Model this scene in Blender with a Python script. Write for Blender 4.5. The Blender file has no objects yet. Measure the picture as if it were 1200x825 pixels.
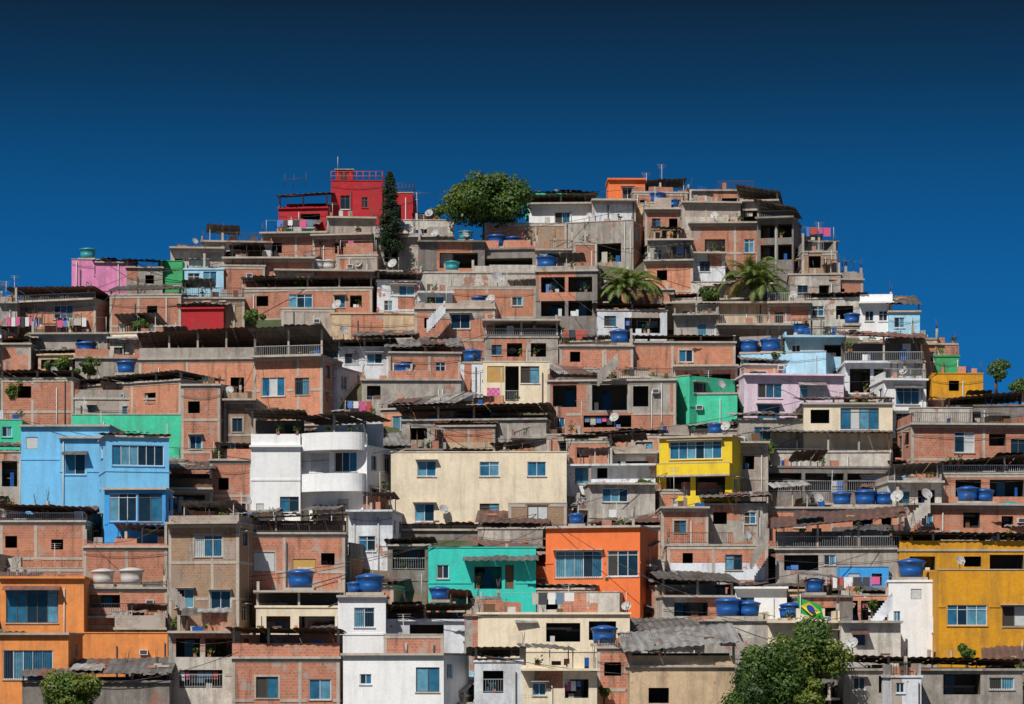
import bpy, math, random
from mathutils import Vector, Matrix, Euler
R=random.Random(11)
K=0.0003; HZ=780.0; CZ=20.0
def depth(r): return 200+(825-r)*0.144
def place(px,row,D): return Vector(((px-600)*D*K, D, CZ+(HZ-row)*D*K))
CREST=[(-600,600),(-300,470),(-100,410),(0,392),(60,370),(100,352),(200,330),(300,312),(400,298),(500,280),(600,275),(700,268),(800,262),(900,280),(950,315),(1020,362),(1080,400),(1130,440),(1200,480),(1400,560),(1700,680),(2200,800)]
def lerp(tab,x):
    if x<=tab[0][0]: return tab[0][1]
    for (a,b),(c,d) in zip(tab,tab[1:]):
        if x<=c: return b+(d-b)*(x-a)/(c-a)
    return tab[-1][1]
CRW=sorted([((p-600)*depth(r)*K,depth(r)) for p,r in CREST])
def zt(y):
    r=825-(y-200)/0.144
    return CZ+(HZ-r)*y*K
def terrain(x,y):
    Dc=lerp(CRW,x)
    if y<=Dc: z=zt(y)-0.4
    else: z=zt(Dc)-0.4-(y-Dc)*0.55
    if y<200: z=zt(200)-0.4-(200-y)*0.5
    return max(z,0.0)

# ------------------------------------------------------------ materials
def lin(c):
    return tuple(((v/255)/12.92 if v/255<=0.04045 else ((v/255+0.055)/1.055)**2.4) for v in c)
def nt(name):
    m=bpy.data.materials.new(name); m.use_nodes=True
    n=m.node_tree; n.nodes.clear()
    o=n.nodes.new('ShaderNodeOutputMaterial'); b=n.nodes.new('ShaderNodeBsdfPrincipled')
    n.links.new(b.outputs[0],o.inputs[0]); return m,n,b
def N(n,t,**k):
    x=n.nodes.new(t)
    for a,v in k.items(): setattr(x,a,v)
    return x
def mixc(n,fac,a,b,mode='MIX'):
    x=N(n,'ShaderNodeMix',data_type='RGBA',blend_type=mode)
    for i,v in ((0,fac),(6,a),(7,b)):
        if isinstance(v,(int,float)): x.inputs[i].default_value=v
        elif isinstance(v,tuple): x.inputs[i].default_value=(v+(1,))[:4]
        else: n.links.new(v,x.inputs[i])
    return x.outputs[2]
def noise(n,vec,scale,detail=3,rough=0.6):
    x=N(n,'ShaderNodeTexNoise'); x.inputs['Scale'].default_value=scale; x.inputs['Detail'].default_value=detail; x.inputs['Roughness'].default_value=rough
    n.links.new(vec,x.inputs['Vector']); return x.outputs['Fac']
def mrange(n,v,a,b,c=0,d=1):
    x=N(n,'ShaderNodeMapRange'); x.inputs[1].default_value=a;x.inputs[2].default_value=b;x.inputs[3].default_value=c;x.inputs[4].default_value=d
    n.links.new(v,x.inputs[0]); return x.outputs[0]
def coords(n):
    tc=N(n,'ShaderNodeTexCoord'); oi=N(n,'ShaderNodeObjectInfo')
    off=N(n,'ShaderNodeVectorMath',operation='SCALE'); off.inputs[0].default_value=(37,53,11)
    n.links.new(oi.outputs['Random'],off.inputs['Scale'])
    ad=N(n,'ShaderNodeVectorMath',operation='ADD'); n.links.new(tc.outputs['Object'],ad.inputs[0]); n.links.new(off.outputs[0],ad.inputs[1])
    st=N(n,'ShaderNodeVectorMath',operation='MULTIPLY'); st.inputs[1].default_value=(1.8,1.8,0.2); n.links.new(ad.outputs[0],st.inputs[0])
    return tc.outputs['Object'],ad.outputs[0],st.outputs[0],oi.outputs['Random']
def bump(n,b,h,s=0.3,d=0.03):
    x=N(n,'ShaderNodeBump'); x.inputs['Strength'].default_value=s; x.inputs['Distance'].default_value=d
    n.links.new(h,x.inputs['Height']); n.links.new(x.outputs[0],b.inputs['Normal'])
def plaster(name,rgb,grime=0.5,gcol=(0.10,0.08,0.062)):
    m,n,b=nt(name); c=tuple(min(0.82,v) for v in lin(rgb))
    oc,ad,st,rnd=coords(n)
    n1=mrange(n,noise(n,ad,0.7,6,0.7),0.48,0.72)
    n2=mrange(n,noise(n,st,1.0,5,0.65),0.47,0.72)
    n3=noise(n,ad,5,4,0.75); n4=noise(n,ad,1.6,5,0.7)
    col=mixc(n,mrange(n,n3,0.35,0.65,0,0.10+grime*0.7),c,tuple(v*0.66+0.01 for v in c))
    col=mixc(n,mrange(n,n4,0.54,0.60,0,grime*0.5),col,tuple(min(0.82,v*1.2+0.05) for v in c))
    if grime>=0.5:   # render fallen off, hollow brick showing through
        o2=N(n,'ShaderNodeVectorMath',operation='ADD'); o2.inputs[1].default_value=(91,17,45); n.links.new(ad,o2.inputs[0])
        n5=noise(n,o2.outputs[0],0.45,6,0.72); n6=noise(n,ad,9,2,0.5)
        bc=mixc(n,n6,(0.50,0.17,0.09),(0.28,0.10,0.06))
        col=mixc(n,mrange(n,n5,0.60,0.62,0,0.85),col,bc)
    dirt=tuple(v*0.28+g*0.5 for v,g in zip(c,gcol))
    col=mixc(n,mrange(n,n1,0,1,0,grime),col,dirt)
    col=mixc(n,mrange(n,n2,0,1,0,min(1,grime*1.2)),col,dirt)
    col=mixc(n,mrange(n,rnd,0,1,0,0.04+grime*0.2),col,(0.0,0.0,0.0))
    n.links.new(col,b.inputs['Base Color']); b.inputs['Roughness'].default_value=0.9
    bump(n,b,n3,0.5,0.04)
    return m
def brickmat(name,c1,c2,mort,patch,amt):
    m,n,b=nt(name); oc,ad,st,rnd=coords(n)
    s=N(n,'ShaderNodeSeparateXYZ'); n.links.new(oc,s.inputs[0])
    a=N(n,'ShaderNodeMath',operation='ADD'); n.links.new(s.outputs[0],a.inputs[0]); n.links.new(s.outputs[1],a.inputs[1])
    cb=N(n,'ShaderNodeCombineXYZ'); n.links.new(a.outputs[0],cb.inputs[0]); n.links.new(s.outputs[2],cb.inputs[1])
    br=N(n,'ShaderNodeTexBrick'); n.links.new(cb.outputs[0],br.inputs['Vector'])
    br.inputs['Color1'].default_value=c1+(1,); br.inputs['Color2'].default_value=c2+(1,); br.inputs['Mortar'].default_value=mort+(1,)
    br.inputs['Scale'].default_value=1; br.inputs['Mortar Size'].default_value=0.022; br.inputs['Brick Width'].default_value=0.31; br.inputs['Row Height'].default_value=0.2; br.inputs['Bias'].default_value=-0.1
    n1=noise(n,ad,0.6,6,0.7); n2=noise(n,st,1.0,5,0.65); n3=noise(n,ad,2.2,5,0.7); n4=noise(n,ad,1.1,5,0.7)
    col=mixc(n,mrange(n,n3,0.42,0.68,0,0.45),br.outputs['Color'],tuple(v*0.5 for v in c2))
    col=mixc(n,mrange(n,n4,0.5,0.7,0,0.4),col,tuple(v*1.15+0.05 for v in c1))
    col=mixc(n,mrange(n,n1,0.62-amt*0.2,0.66-amt*0.15,0,0.85),col,patch)
    col=mixc(n,mrange(n,n2,0.54,0.74,0,0.75),col,(0.055,0.04,0.03))
    col=mixc(n,mrange(n,rnd,0,1,0,0.28),col,(0.05,0.03,0.02))
    n.links.new(col,b.inputs['Base Color']); b.inputs['Roughness'].default_value=0.92
    bump(n,b,br.outputs['Fac'],-0.4,0.02)
    return m
def simple(name,col,rough=0.6,metal=0.0,var=0.3,scale=3.0):
    m,n,b=nt(name); oc,ad,st,rnd=coords(n)
    c=mixc(n,mrange(n,noise(n,ad,scale,4,0.65),0.35,0.7,0,var),col,tuple(v*0.4 for v in col))
    n.links.new(c,b.inputs['Base Color']); b.inputs['Roughness'].default_value=rough; b.inputs['Metallic'].default_value=metal
    return m
def sheetmat(name,col,rust,amt):
    m,n,b=nt(name); oc,ad,st,rnd=coords(n)
    mp=N(n,'ShaderNodeVectorMath',operation='MULTIPLY'); mp.inputs[1].default_value=(2.2,0.35,1); n.links.new(ad,mp.inputs[0])
    n1=noise(n,mp.outputs[0],1.0,5,0.7); n2=noise(n,ad,0.5,5,0.7)
    c=mixc(n,mrange(n,n1,0.42,0.62,0,0.8),col,tuple(v*0.35 for v in col))
    c=mixc(n,mrange(n,n2,0.6-amt*0.25,0.68-amt*0.2,0,0.8),c,rust)
    c=mixc(n,mrange(n,rnd,0,1,0,0.6),c,(0.02,0.018,0.016))
    n.links.new(c,b.inputs['Base Color']); b.inputs['Roughness'].default_value=0.8
    return m
def leafmat(name,col):
    m,n,b=nt(name); oc,ad,st,rnd=coords(n)
    c=mixc(n,mrange(n,noise(n,ad,1.2,3),0.3,0.7,0,0.6),col,(col[0]*0.5,col[1]*0.55,col[2]*0.5))
    n.links.new(c,b.inputs['Base Color']); b.inputs['Roughness'].default_value=0.6
    tr=N(n,'ShaderNodeBsdfTranslucent'); tr.inputs[0].default_value=(col[0]*1.6,col[1]*1.6,col[2]*0.8,1)
    mx=N(n,'ShaderNodeMixShader'); mx.inputs[0].default_value=0.25
    o=[x for x in n.nodes if x.type=='OUTPUT_MATERIAL'][0]
    n.links.new(b.outputs[0],mx.inputs[1]); n.links.new(tr.outputs[0],mx.inputs[2]); n.links.new(mx.outputs[0],o.inputs[0])
    return m
M={}
M['BR']=brickmat('hollow_brick',(0.60,0.21,0.115),(0.45,0.14,0.075),(0.42,0.31,0.24),(0.40,0.33,0.28),0.22)
M['BO']=brickmat('orange_brick',(0.68,0.25,0.125),(0.55,0.18,0.09),(0.48,0.33,0.25),(0.45,0.31,0.23),0.1)
M['BG']=brickmat('grey_block',(0.42,0.33,0.27),(0.33,0.26,0.21),(0.42,0.38,0.34),(0.46,0.40,0.35),0.6)
M['BD']=brickmat('brown_brick',(0.41,0.25,0.145),(0.31,0.18,0.105),(0.36,0.29,0.23),(0.3,0.24,0.19),0.4)
for k,c,g in [('CO',(176,168,158),0.75),('CD',(134,127,121),0.85),('CL',(204,197,186),0.7),('WH',(240,244,250),0.2),('WD',(222,226,232),0.5),('CR',(244,218,190),0.32),('BE',(210,182,148),0.55),
    ('RD',(180,24,38),0.45),('OR',(238,118,60),0.25),('PO',(236,146,76),0.42),('YE',(246,200,40),0.28),('MU',(220,154,14),0.49),('TE',(50,202,186),0.3),('MI',(64,202,160),0.4),
    ('LB',(168,212,244),0.35),('SB',(116,190,240),0.26),('DB',(60,160,232),0.26),('PK',(230,206,222),0.38),('HP',(224,138,184),0.45),('GN',(62,168,104),0.49),('BU',(44,116,190),0.45)]:
    M[k]=plaster('plaster_'+k,c,g)
BRICK={'BR','BO','BG','BD'}
M['beam']=plaster('beam_concrete',(186,175,162),0.48)
M['inter']=simple('interior_shade',(0.11,0.095,0.08),0.9)  # recess shade put into the colour, darker than the plaster itself
M['interd']=simple('interior_deep_shade',(0.04,0.035,0.03),0.9)  # deep room shade painted in, also on open sashes and doorway panels
M['frame']=simple('white_aluminium',(0.62,0.64,0.66),0.4)
M['framed']=simple('bronze_frame',(0.12,0.09,0.07),0.5)
M['g0']=simple('glass_sky_blue_reflection',(0.03,0.15,0.26),0.15,0.0,0.8,1.5)  # blue of the reflected sky painted into the pane colour
M['g1']=simple('glass_dark',(0.012,0.03,0.045),0.08,0.0,0.6,1.5)
M['g2']=simple('glass_sky_pale_reflection',(0.12,0.32,0.44),0.2,0.0,0.8,1.5)  # brighter panes: sky reflection over a curtain, put into the base colour
M['curt']=simple('curtain',(0.5,0.52,0.52),0.8)
M['wood']=simple('wood',(0.13,0.07,0.035),0.8)
M['woodl']=simple('wood_light',(0.5,0.3,0.08),0.8)
M['tin']=sheetmat('fibre_cement_sheet',(0.17,0.155,0.145),(0.09,0.07,0.055),0.5)
M['tinl']=sheetmat('zinc_sheet',(0.38,0.365,0.35),(0.16,0.11,0.08),0.4)
M['tinr']=sheetmat('rusty_sheet',(0.22,0.09,0.065),(0.10,0.065,0.05),0.6)
M['tile']=sheetmat('clay_tile',(0.34,0.15,0.09),(0.14,0.09,0.07),0.5)
M['pipe']=simple('pvc_pipe',(0.45,0.45,0.43),0.5)
M['iron']=simple('iron',(0.06,0.05,0.05),0.6)
M['rail']=simple('painted_rail',(0.35,0.35,0.35),0.5)
M['tankb']=simple('tank_blue',(0.010,0.09,0.32),0.35,0,0.35)
M['tankt']=simple('tank_teal',(0.03,0.28,0.32),0.4,0,0.35)
M['tankw']=simple('tank_fibre',(0.5,0.47,0.44),0.7,0,0.35)
M['dish']=simple('dish_grey',(0.45,0.44,0.43),0.6,0,0.6)
M['trunk']=simple('bark',(0.10,0.07,0.05),0.9)
M['pot']=simple('clay_pot',(0.35,0.14,0.08),0.9)
M['l0']=leafmat('leaf_dark',(0.03,0.068,0.01)); M['l1']=leafmat('leaf_mid',(0.065,0.125,0.015)); M['l2']=leafmat('leaf_yellow',(0.15,0.19,0.022))
M['pn']=leafmat('needles',(0.02,0.045,0.018)); M['pl']=leafmat('palm_leaf',(0.15,0.20,0.045)); M['pd']=leafmat('palm_dry',(0.28,0.2,0.08))
for k,c in [('c0',(0.6,0.1,0.25)),('c1',(0.7,0.7,0.7)),('c2',(0.1,0.2,0.5)),('c3',(0.5,0.08,0.06)),('c4',(0.45,0.42,0.36)),('c5',(0.05,0.05,0.06)),('c6',(0.12,0.2,0.3))]:
    M[k]=simple('cloth_'+k,c,0.9)
M['flagg']=simple('flag_green',(0.02,0.35,0.06),0.8,0,0.1); M['flagy']=simple('flag_yellow',(0.75,0.6,0.02),0.8,0,0.1); M['flagb']=simple('flag_blue',(0.01,0.04,0.3),0.8,0,0.1)
m,n,b=nt('earth_and_scrub'); tc=N(n,'ShaderNodeTexCoord')
f=noise(n,tc.outputs['Object'],0.15,8,0.7)
n.links.new(mixc(n,mrange(n,f,0.4,0.6),(0.14,0.10,0.07),(0.04,0.06,0.02)),b.inputs['Base Color']); b.inputs['Roughness'].default_value=1
bump(n,b,noise(n,tc.outputs['Object'],1.5,6),0.8,0.3); M['earth']=m

# ------------------------------------------------------------ mesh builder
class MB:
    def __init__(s): s.v=[];s.f=[];s.m=[];s.mats=[];s.sm=set()
    def mi(s,k):
        if k not in s.mats: s.mats.append(k)
        return s.mats.index(k)
    def poly(s,pts,k,smooth=False):
        i=len(s.v); s.v.extend([tuple(p) for p in pts]); s.f.append(tuple(range(i,i+len(pts)))); s.m.append(s.mi(k))
        if smooth: s.sm.add(len(s.f)-1)
    def hexa(s,p,k):
        i=len(s.v); s.v.extend([tuple(q) for q in p]); q=s.mi(k)
        for f in ((0,3,2,1),(4,5,6,7),(0,1,5,4),(1,2,6,5),(2,3,7,6),(3,0,4,7)):
            s.f.append(tuple(i+j for j in f)); s.m.append(q)
    def box(s,x0,x1,y0,y1,z0,z1,k):
        s.hexa([(x0,y0,z0),(x1,y0,z0),(x1,y1,z0),(x0,y1,z0),(x0,y0,z1),(x1,y0,z1),(x1,y1,z1),(x0,y1,z1)],k)
    def tube(s,p,q,r,k,n=5,r2=None):
        p=Vector(p);q=Vector(q); d=(q-p)
        if d.length<1e-5: return
        d.normalize(); a=d.orthogonal().normalized(); b=d.cross(a); r2=r if r2 is None else r2
        i=len(s.v); mi=s.mi(k)
        for j in range(n):
            t=2*math.pi*j/n; w=a*math.cos(t)+b*math.sin(t)
            s.v.append(tuple(p+w*r)); s.v.append(tuple(q+w*r2))
        for j in range(n):
            l=(j+1)%n; s.f.append((i+2*j,i+2*l,i+2*l+1,i+2*j+1)); s.m.append(mi); s.sm.add(len(s.f)-1)
        s.f.append(tuple(i+2*j for j in range(n))[::-1]); s.m.append(mi); s.f.append(tuple(i+2*j+1 for j in range(n))); s.m.append(mi)
    def revolve(s,prof,k,n=16,mat=None):
        i=len(s.v); mi=s.mi(k); mat=mat or Matrix()
        for r,z in prof:
            for j in range(n):
                t=2*math.pi*j/n; s.v.append(tuple(mat@Vector((r*math.cos(t),r*math.sin(t),z))))
        for a in range(len(prof)-1):
            for j in range(n):
                l=(j+1)%n; s.f.append((i+a*n+j,i+a*n+l,i+(a+1)*n+l,i+(a+1)*n+j)); s.m.append(mi); s.sm.add(len(s.f)-1)
    def obj(s,name,parent=None,mw=None):
        if not s.f: return None
        me=bpy.data.meshes.new(name); me.from_pydata(s.v,[],s.f)
        for k in s.mats: me.materials.append(M[k])
        me.polygons.foreach_set('material_index',s.m)
        if s.sm: me.polygons.foreach_set('use_smooth',[i in s.sm for i in range(len(s.f))])
        me.update(); o=bpy.data.objects.new(name,me); bpy.context.scene.collection.objects.link(o)
        if parent: o.parent=parent
        if mw is not None: o.matrix_world=mw
        return o
def empty(name,mw):
    e=bpy.data.objects.new(name,None); bpy.context.scene.collection.objects.link(e); e.matrix_world=mw; e.empty_display_size=0.5; return e

Z=Vector((0,0,1))
class Fr:
    def __init__(s,O,U,Nn): s.O=Vector(O);s.U=Vector(U);s.N=Vector(Nn)
    def p(s,u,n,z): return s.O+s.U*u+s.N*n+Z*z
    def box(s,mb,u0,u1,n0,n1,z0,z1,k):
        mb.hexa([s.p(u0,n0,z0),s.p(u1,n0,z0),s.p(u1,n1,z0),s.p(u0,n1,z0),s.p(u0,n0,z1),s.p(u1,n0,z1),s.p(u1,n1,z1),s.p(u0,n1,z1)],k)
def segs(a,b,cuts):
    out=[(a,b)]
    for c,d in cuts:
        nw=[]
        for x,y in out:
            if d<=x or c>=y: nw.append((x,y)); continue
            if c>x: nw.append((x,c))
            if d<y: nw.append((d,y))
        out=nw
    return [(x,y) for x,y in out if y-x>0.06]
def corrug(mb,x0,x1,y0,y1,zf,zb,k,per=0.24,tilt=0.0):
    ns=max(1,round((x1-x0)/1.1)); sw=(x1-x0)/ns
    for s_ in range(ns):
        dz=R.uniform(-0.03,0.03); dy=R.uniform(-0.12,0.12); dk=R.uniform(-0.05,0.05); kk=k if R.random()<0.9 else R.choice(['tin','tinl','tinr'])
        n=max(3,int(sw/per))
        for i in range(n):
            a=x0+sw*s_+sw*i/n; c=x0+sw*s_+sw*(i+1)/n; za=0.04*(1 if i%2 else -1); zc=-za
            ta=tilt*((a-x0)/(x1-x0)-0.5)+dz; tc_=tilt*((c-x0)/(x1-x0)-0.5)+dz
            mb.poly([(a,y0+dy,zf+za+ta),(c,y0+dy,zf+zc+tc_),(c,y1,zb+zc+tc_+dk),(a,y1,zb+za+ta+dk)],kk)
def railing(mb,F,u0,u1,n0,z,h=0.95,k='rail',gap=0.17):
    F.box(mb,u0,u1,n0,n0+0.04,z+h-0.05,z+h,k); F.box(mb,u0,u1,n0,n0+0.04,z+0.08,z+0.12,k)
    nn=max(2,int((u1-u0)/gap))
    for i in range(nn+1):
        c=u0+0.012+(u1-u0-0.024)*i/nn; F.box(mb,c-0.012,c+0.012,n0+0.008,n0+0.032,z+0.12,z+h-0.05,k)
def balcony(A,G,F,u0,u1,z,proj,mat,kind):
    F.box(A,u0,u1,-proj,-0.003,z-0.14,z,'beam')
    if kind=='rail':
        k=R.choice(['rail','iron','frame','iron']); railing(G,F,u0+0.02,u1-0.02,-proj+0.02,z,k=k)
        for u in (u0+0.03,u1-0.07):
            F.box(G,u,u+0.04,-proj+0.06,-0.004,z+0.9,z+0.95,k)
            for j in range(1,int(proj/0.17)): F.box(G,u+0.008,u+0.03,-proj+0.06+j*0.17,-proj+0.08+j*0.17,z,z+0.9,k)
    else:
        F.box(A,u0+0.01,u1-0.01,-proj+0.01,-proj+0.12,z+0.002,z+0.9,mat); F.box(A,u0+0.01,u0+0.12,-proj+0.121,-0.004,z+0.002,z+0.9,mat); F.box(A,u1-0.12,u1-0.01,-proj+0.121,-0.004,z+0.002,z+0.9,mat)
        F.box(A,u0-0.01,u1+0.01,-proj-0.01,-proj+0.14,z+0.902,z+0.96,'beam')
def plantpot(G,F,u,n,z):
    F.box(G,u-0.12,u+0.12,n,n+0.24,z,z+0.25,'pot')
    for i in range(26):
        p=F.p(u+R.gauss(0,.17),n+0.12+R.gauss(0,.14),z+0.3+abs(R.gauss(0,.24))); v=Vector((R.gauss(0,1),R.gauss(0,1),R.gauss(0,1))).normalized(); a=v.orthogonal().normalized()*0.14; b_=v.cross(a).normalized()*0.07
        G.poly([p-a,p-b_,p+a,p+b_],R.choice(['l0','l1','l2']))
def facade(W,G,F,w,z0,z1,ops,mat,d,trim=True,st=2.7,alts=()):
    o2=[]
    for u0,u1,a,b,t in ops:
        u0=max(u0,0.12);u1=min(u1,w-0.12);a=max(a,z0+0.1);b=min(b,z1-0.1)
        if u1-u0<0.25 or b-a<0.25: continue
        if any(not(u1<=q[0] or u0>=q[1] or b<=q[2] or a>=q[3]) for q in o2): continue
        o2.append((u0,u1,a,b,t))
    ops=o2
    alts=[(max(0,a),min(w,b),max(z0,c),min(z1,e_),k) for a,b,c,e_,k in alts]
    us=sorted({0,w}|{q[0] for q in ops}|{q[1] for q in ops}|{q[0] for q in alts}|{q[1] for q in alts}); vs=sorted({z0,z1}|{q[2] for q in ops}|{q[3] for q in ops}|{q[2] for q in alts}|{q[3] for q in alts})
    for i in range(len(us)-1):
        for j in range(len(vs)-1):
            cu=(us[i]+us[i+1])/2; cv=(vs[j]+vs[j+1])/2
            if any(q[0]<cu<q[1] and q[2]<cv<q[3] for q in ops): continue
            k=mat
            for q in alts:
                if q[0]<cu<q[1] and q[2]<cv<q[3]: k=q[4]
            W.poly([F.p(us[i],0,vs[j]),F.p(us[i+1],0,vs[j]),F.p(us[i+1],0,vs[j+1]),F.p(us[i],0,vs[j+1])],k)
    for u0,u1,a,b,t in ops:
        deep=t in 'vorx'
        dp=min(2.4,d-0.3) if t in 'vr' else (min(1.5,d-0.3) if deep else 0.2)
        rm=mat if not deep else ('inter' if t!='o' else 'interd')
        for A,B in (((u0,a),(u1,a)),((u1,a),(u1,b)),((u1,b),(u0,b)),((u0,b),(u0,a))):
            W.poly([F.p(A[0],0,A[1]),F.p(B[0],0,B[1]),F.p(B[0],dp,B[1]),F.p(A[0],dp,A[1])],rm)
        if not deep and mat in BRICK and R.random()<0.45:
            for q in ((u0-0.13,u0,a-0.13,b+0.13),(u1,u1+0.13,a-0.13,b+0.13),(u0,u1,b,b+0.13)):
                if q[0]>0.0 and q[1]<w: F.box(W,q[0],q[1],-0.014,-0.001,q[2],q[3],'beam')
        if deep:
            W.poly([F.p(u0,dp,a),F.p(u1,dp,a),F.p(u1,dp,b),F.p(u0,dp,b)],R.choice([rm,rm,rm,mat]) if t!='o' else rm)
            if t in 'vr' and u1-u0>1.6:
                c=R.uniform(u0+0.5,u1-1.0); F.box(G,c,c+0.7,dp-0.05,dp-0.01,a+0.02,min(b-0.1,a+1.9),R.choice(['wood','g1','g2','framed']))
            if t in 'vr':
                for i in range(R.randrange(3)):
                    c=R.uniform(u0+0.1,max(u0+0.15,u1-0.5)); F.box(G,c,min(u1-0.02,c+R.uniform(0.2,0.6)),0.4,0.7,a+0.002,a+R.uniform(0.2,0.6)*(b-a),R.choice(['c1','c2','wood','curt','c5','tankb','c4']))
                if R.random()<0.3: plantpot(G,F,R.uniform(u0+0.2,u1-0.1),0.1,a+0.002)
                if R.random()<0.12:
                    u=u0+0.1
                    while u<u1-0.5 and R.random()<0.8:
                        ww=R.uniform(0.25,0.5); F.box(G,u,u+ww,0.2,0.215,max(a+0.05,b-R.uniform(0.5,0.95)),b-0.12,'c%d'%R.randrange(7)); u+=ww+0.06
            if t=='r': railing(G,F,u0,u1,0.05,a,min(0.95,b-a-0.1))
            if t=='x' and R.random()<0.5:
                c=R.uniform(u0,u0+(u1-u0)*0.5); F.box(G,c,min(u1,c+0.9),0.3,0.32,a+0.1,b-0.25,'c%d'%R.randrange(7))
        else:
            fk='frame' if R.random()<0.7 or t=='w' else 'framed'; e=0.055
            if t=='d':
                F.box(G,u0,u1,0.10,0.15,a,b,R.choice(['wood','frame','framed'])); continue
            if t in 's':
                F.box(G,u0+0.03,u1-0.03,0.05,0.12,a+0.03,b-0.03,'woodl'); continue
            if t=='f': F.box(G,u0+0.03,u1-0.03,0.05,0.12,a+0.03,b-0.03,'curt'); continue
            F.box(G,u0,u0+e,0.06,0.13,a,b,fk); F.box(G,u1-e,u1,0.06,0.13,a,b,fk)
            F.box(G,u0+e,u1-e,0.06,0.13,a,a+e,fk); F.box(G,u0+e,u1-e,0.06,0.13,b-e,b,fk)
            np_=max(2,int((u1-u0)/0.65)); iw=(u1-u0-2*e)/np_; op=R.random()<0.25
            for i in range(np_):
                g=R.choice(['g0','g1','g0','g2','g1']) if t!='c' else R.choice(['g2','g0','g0','curt','g1'])
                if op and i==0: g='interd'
                ua=u0+e+iw*i; W.poly([F.p(ua,0.11,a+e),F.p(ua+iw,0.11,a+e),F.p(ua+iw,0.11,b-e),F.p(ua,0.11,b-e)],g)
                if i: F.box(G,ua-0.025,ua+0.025,0.07,0.12,a+e,b-e,fk)
            if b-a>0.9 and R.random()<0.4: F.box(G,u0+e,u1-e,0.075,0.115,b-0.35,b-0.31,fk)
            if R.random()<0.15:
                for i in range(1,int((u1-u0)/0.16)): F.box(G,u0+0.16*i,u0+0.16*i+0.02,0.01,0.03,a,b,'iron')
            F.box(G,u0-0.06,u1+0.06,-0.07,0.0,a-0.08,a-0.01,'beam' if mat in BRICK else R.choice(['beam','WD',mat]))
            rr=R.random()
            if rr<0.22: F.box(G,u0-0.15,u1+0.15,-0.45,-0.003,b+0.06,b+0.12,'beam')
            elif rr<0.30:
                q=[F.p(u0-0.2,-0.75,b-0.12),F.p(u1+0.2,-0.75,b-0.12),F.p(u1+0.2,-0.003,b+0.2),F.p(u0-0.2,-0.003,b+0.2)]
                G.hexa(q+[v+Z*0.03 for v in q],R.choice(['tin','tinl','tinr']))
    if trim and mat in BRICK:
        z=z1-0.25
        while z>z0+0.2:
            for a,b in segs(0,w,[(q[0]-0.14,q[1]+0.14) for q in ops if q[2]-0.14<z+0.22 and q[3]+0.14>z]): F.box(W,a,b,-0.035,-0.002,z,z+0.22,'beam')
            z-=st
        cs=[0,w-0.22]+([w*R.uniform(0.35,0.65)] if w>4.5 else [])
        for c in cs:
            for a,b in segs(z0,z1,[(q[2]-0.14,q[3]+0.14) for q in ops if q[0]-0.14<c+0.22 and q[1]+0.14>c]): F.box(W,c,c+0.22,-0.022,-0.001,a,b,'beam')
    elif trim and z1-z0>4 and R.random()<0.5:
        z=z1-st
        for a,b in segs(0,w,[(q[0]-0.14,q[1]+0.14) for q in ops if q[2]-0.14<z+0.16 and q[3]+0.14>z]): F.box(W,a,b,-0.05,-0.002,z,z+0.14,mat)
    return ops
def autow(w,H,mat,dens=0.8,st=2.7,veranda=0.38):
    ops=[]; z=H-st
    while z>-1.2 or (z>-2.6 and H<st):
        if H-z>=1.8:
            if R.random()<veranda and w>2.5:
                nb=max(1,round(w/2.6)); bw=(w-0.3)/nb; t=R.choice('vrvxrv'); zl=z+(0.9 if t!='r' else 0.15)
                for i in range(nb): ops.append((0.27+bw*i,0.03+bw*(i+1),zl,z+2.35,t))
            else:
                nb=max(1,int(w/R.uniform(2.0,3.2))); bw=w/nb
                for i in range(nb):
                    if R.random()<dens:
                        ww=R.choice([0.6,1.0,1.2,1.5]); ww=min(ww,bw-0.6); c=bw*(i+0.5)+R.uniform(-0.2,0.2); h0=R.choice([0.9,1.0,1.2])
                        t=R.choice('gggcgo' if mat in BRICK else 'gggcgg')
                        if ww<0.7: h0=0.6
                        ops.append((c-ww/2,c+ww/2,z+2.15-h0,z+2.15,t))
        z-=st
    return ops
NAMES={'BR':'brick_house','BO':'brick_house','BG':'grey_block_house','BD':'brown_brick_house','CO':'concrete_house','CD':'concrete_house','CL':'concrete_house','WH':'white_house','WD':'white_house','CR':'cream_house','BE':'beige_house','RD':'red_house','OR':'orange_house','PO':'orange_house','YE':'yellow_house','MU':'yellow_house','TE':'turquoise_house','MI':'green_house','LB':'light_blue_house','SB':'blue_house','DB':'blue_house','PK':'pink_house','HP':'pink_house','GN':'green_house','BU':'blue_house'}
ROOFED=('tin','tile','tinr','tinl','slab')
HOUSES=[]
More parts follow.
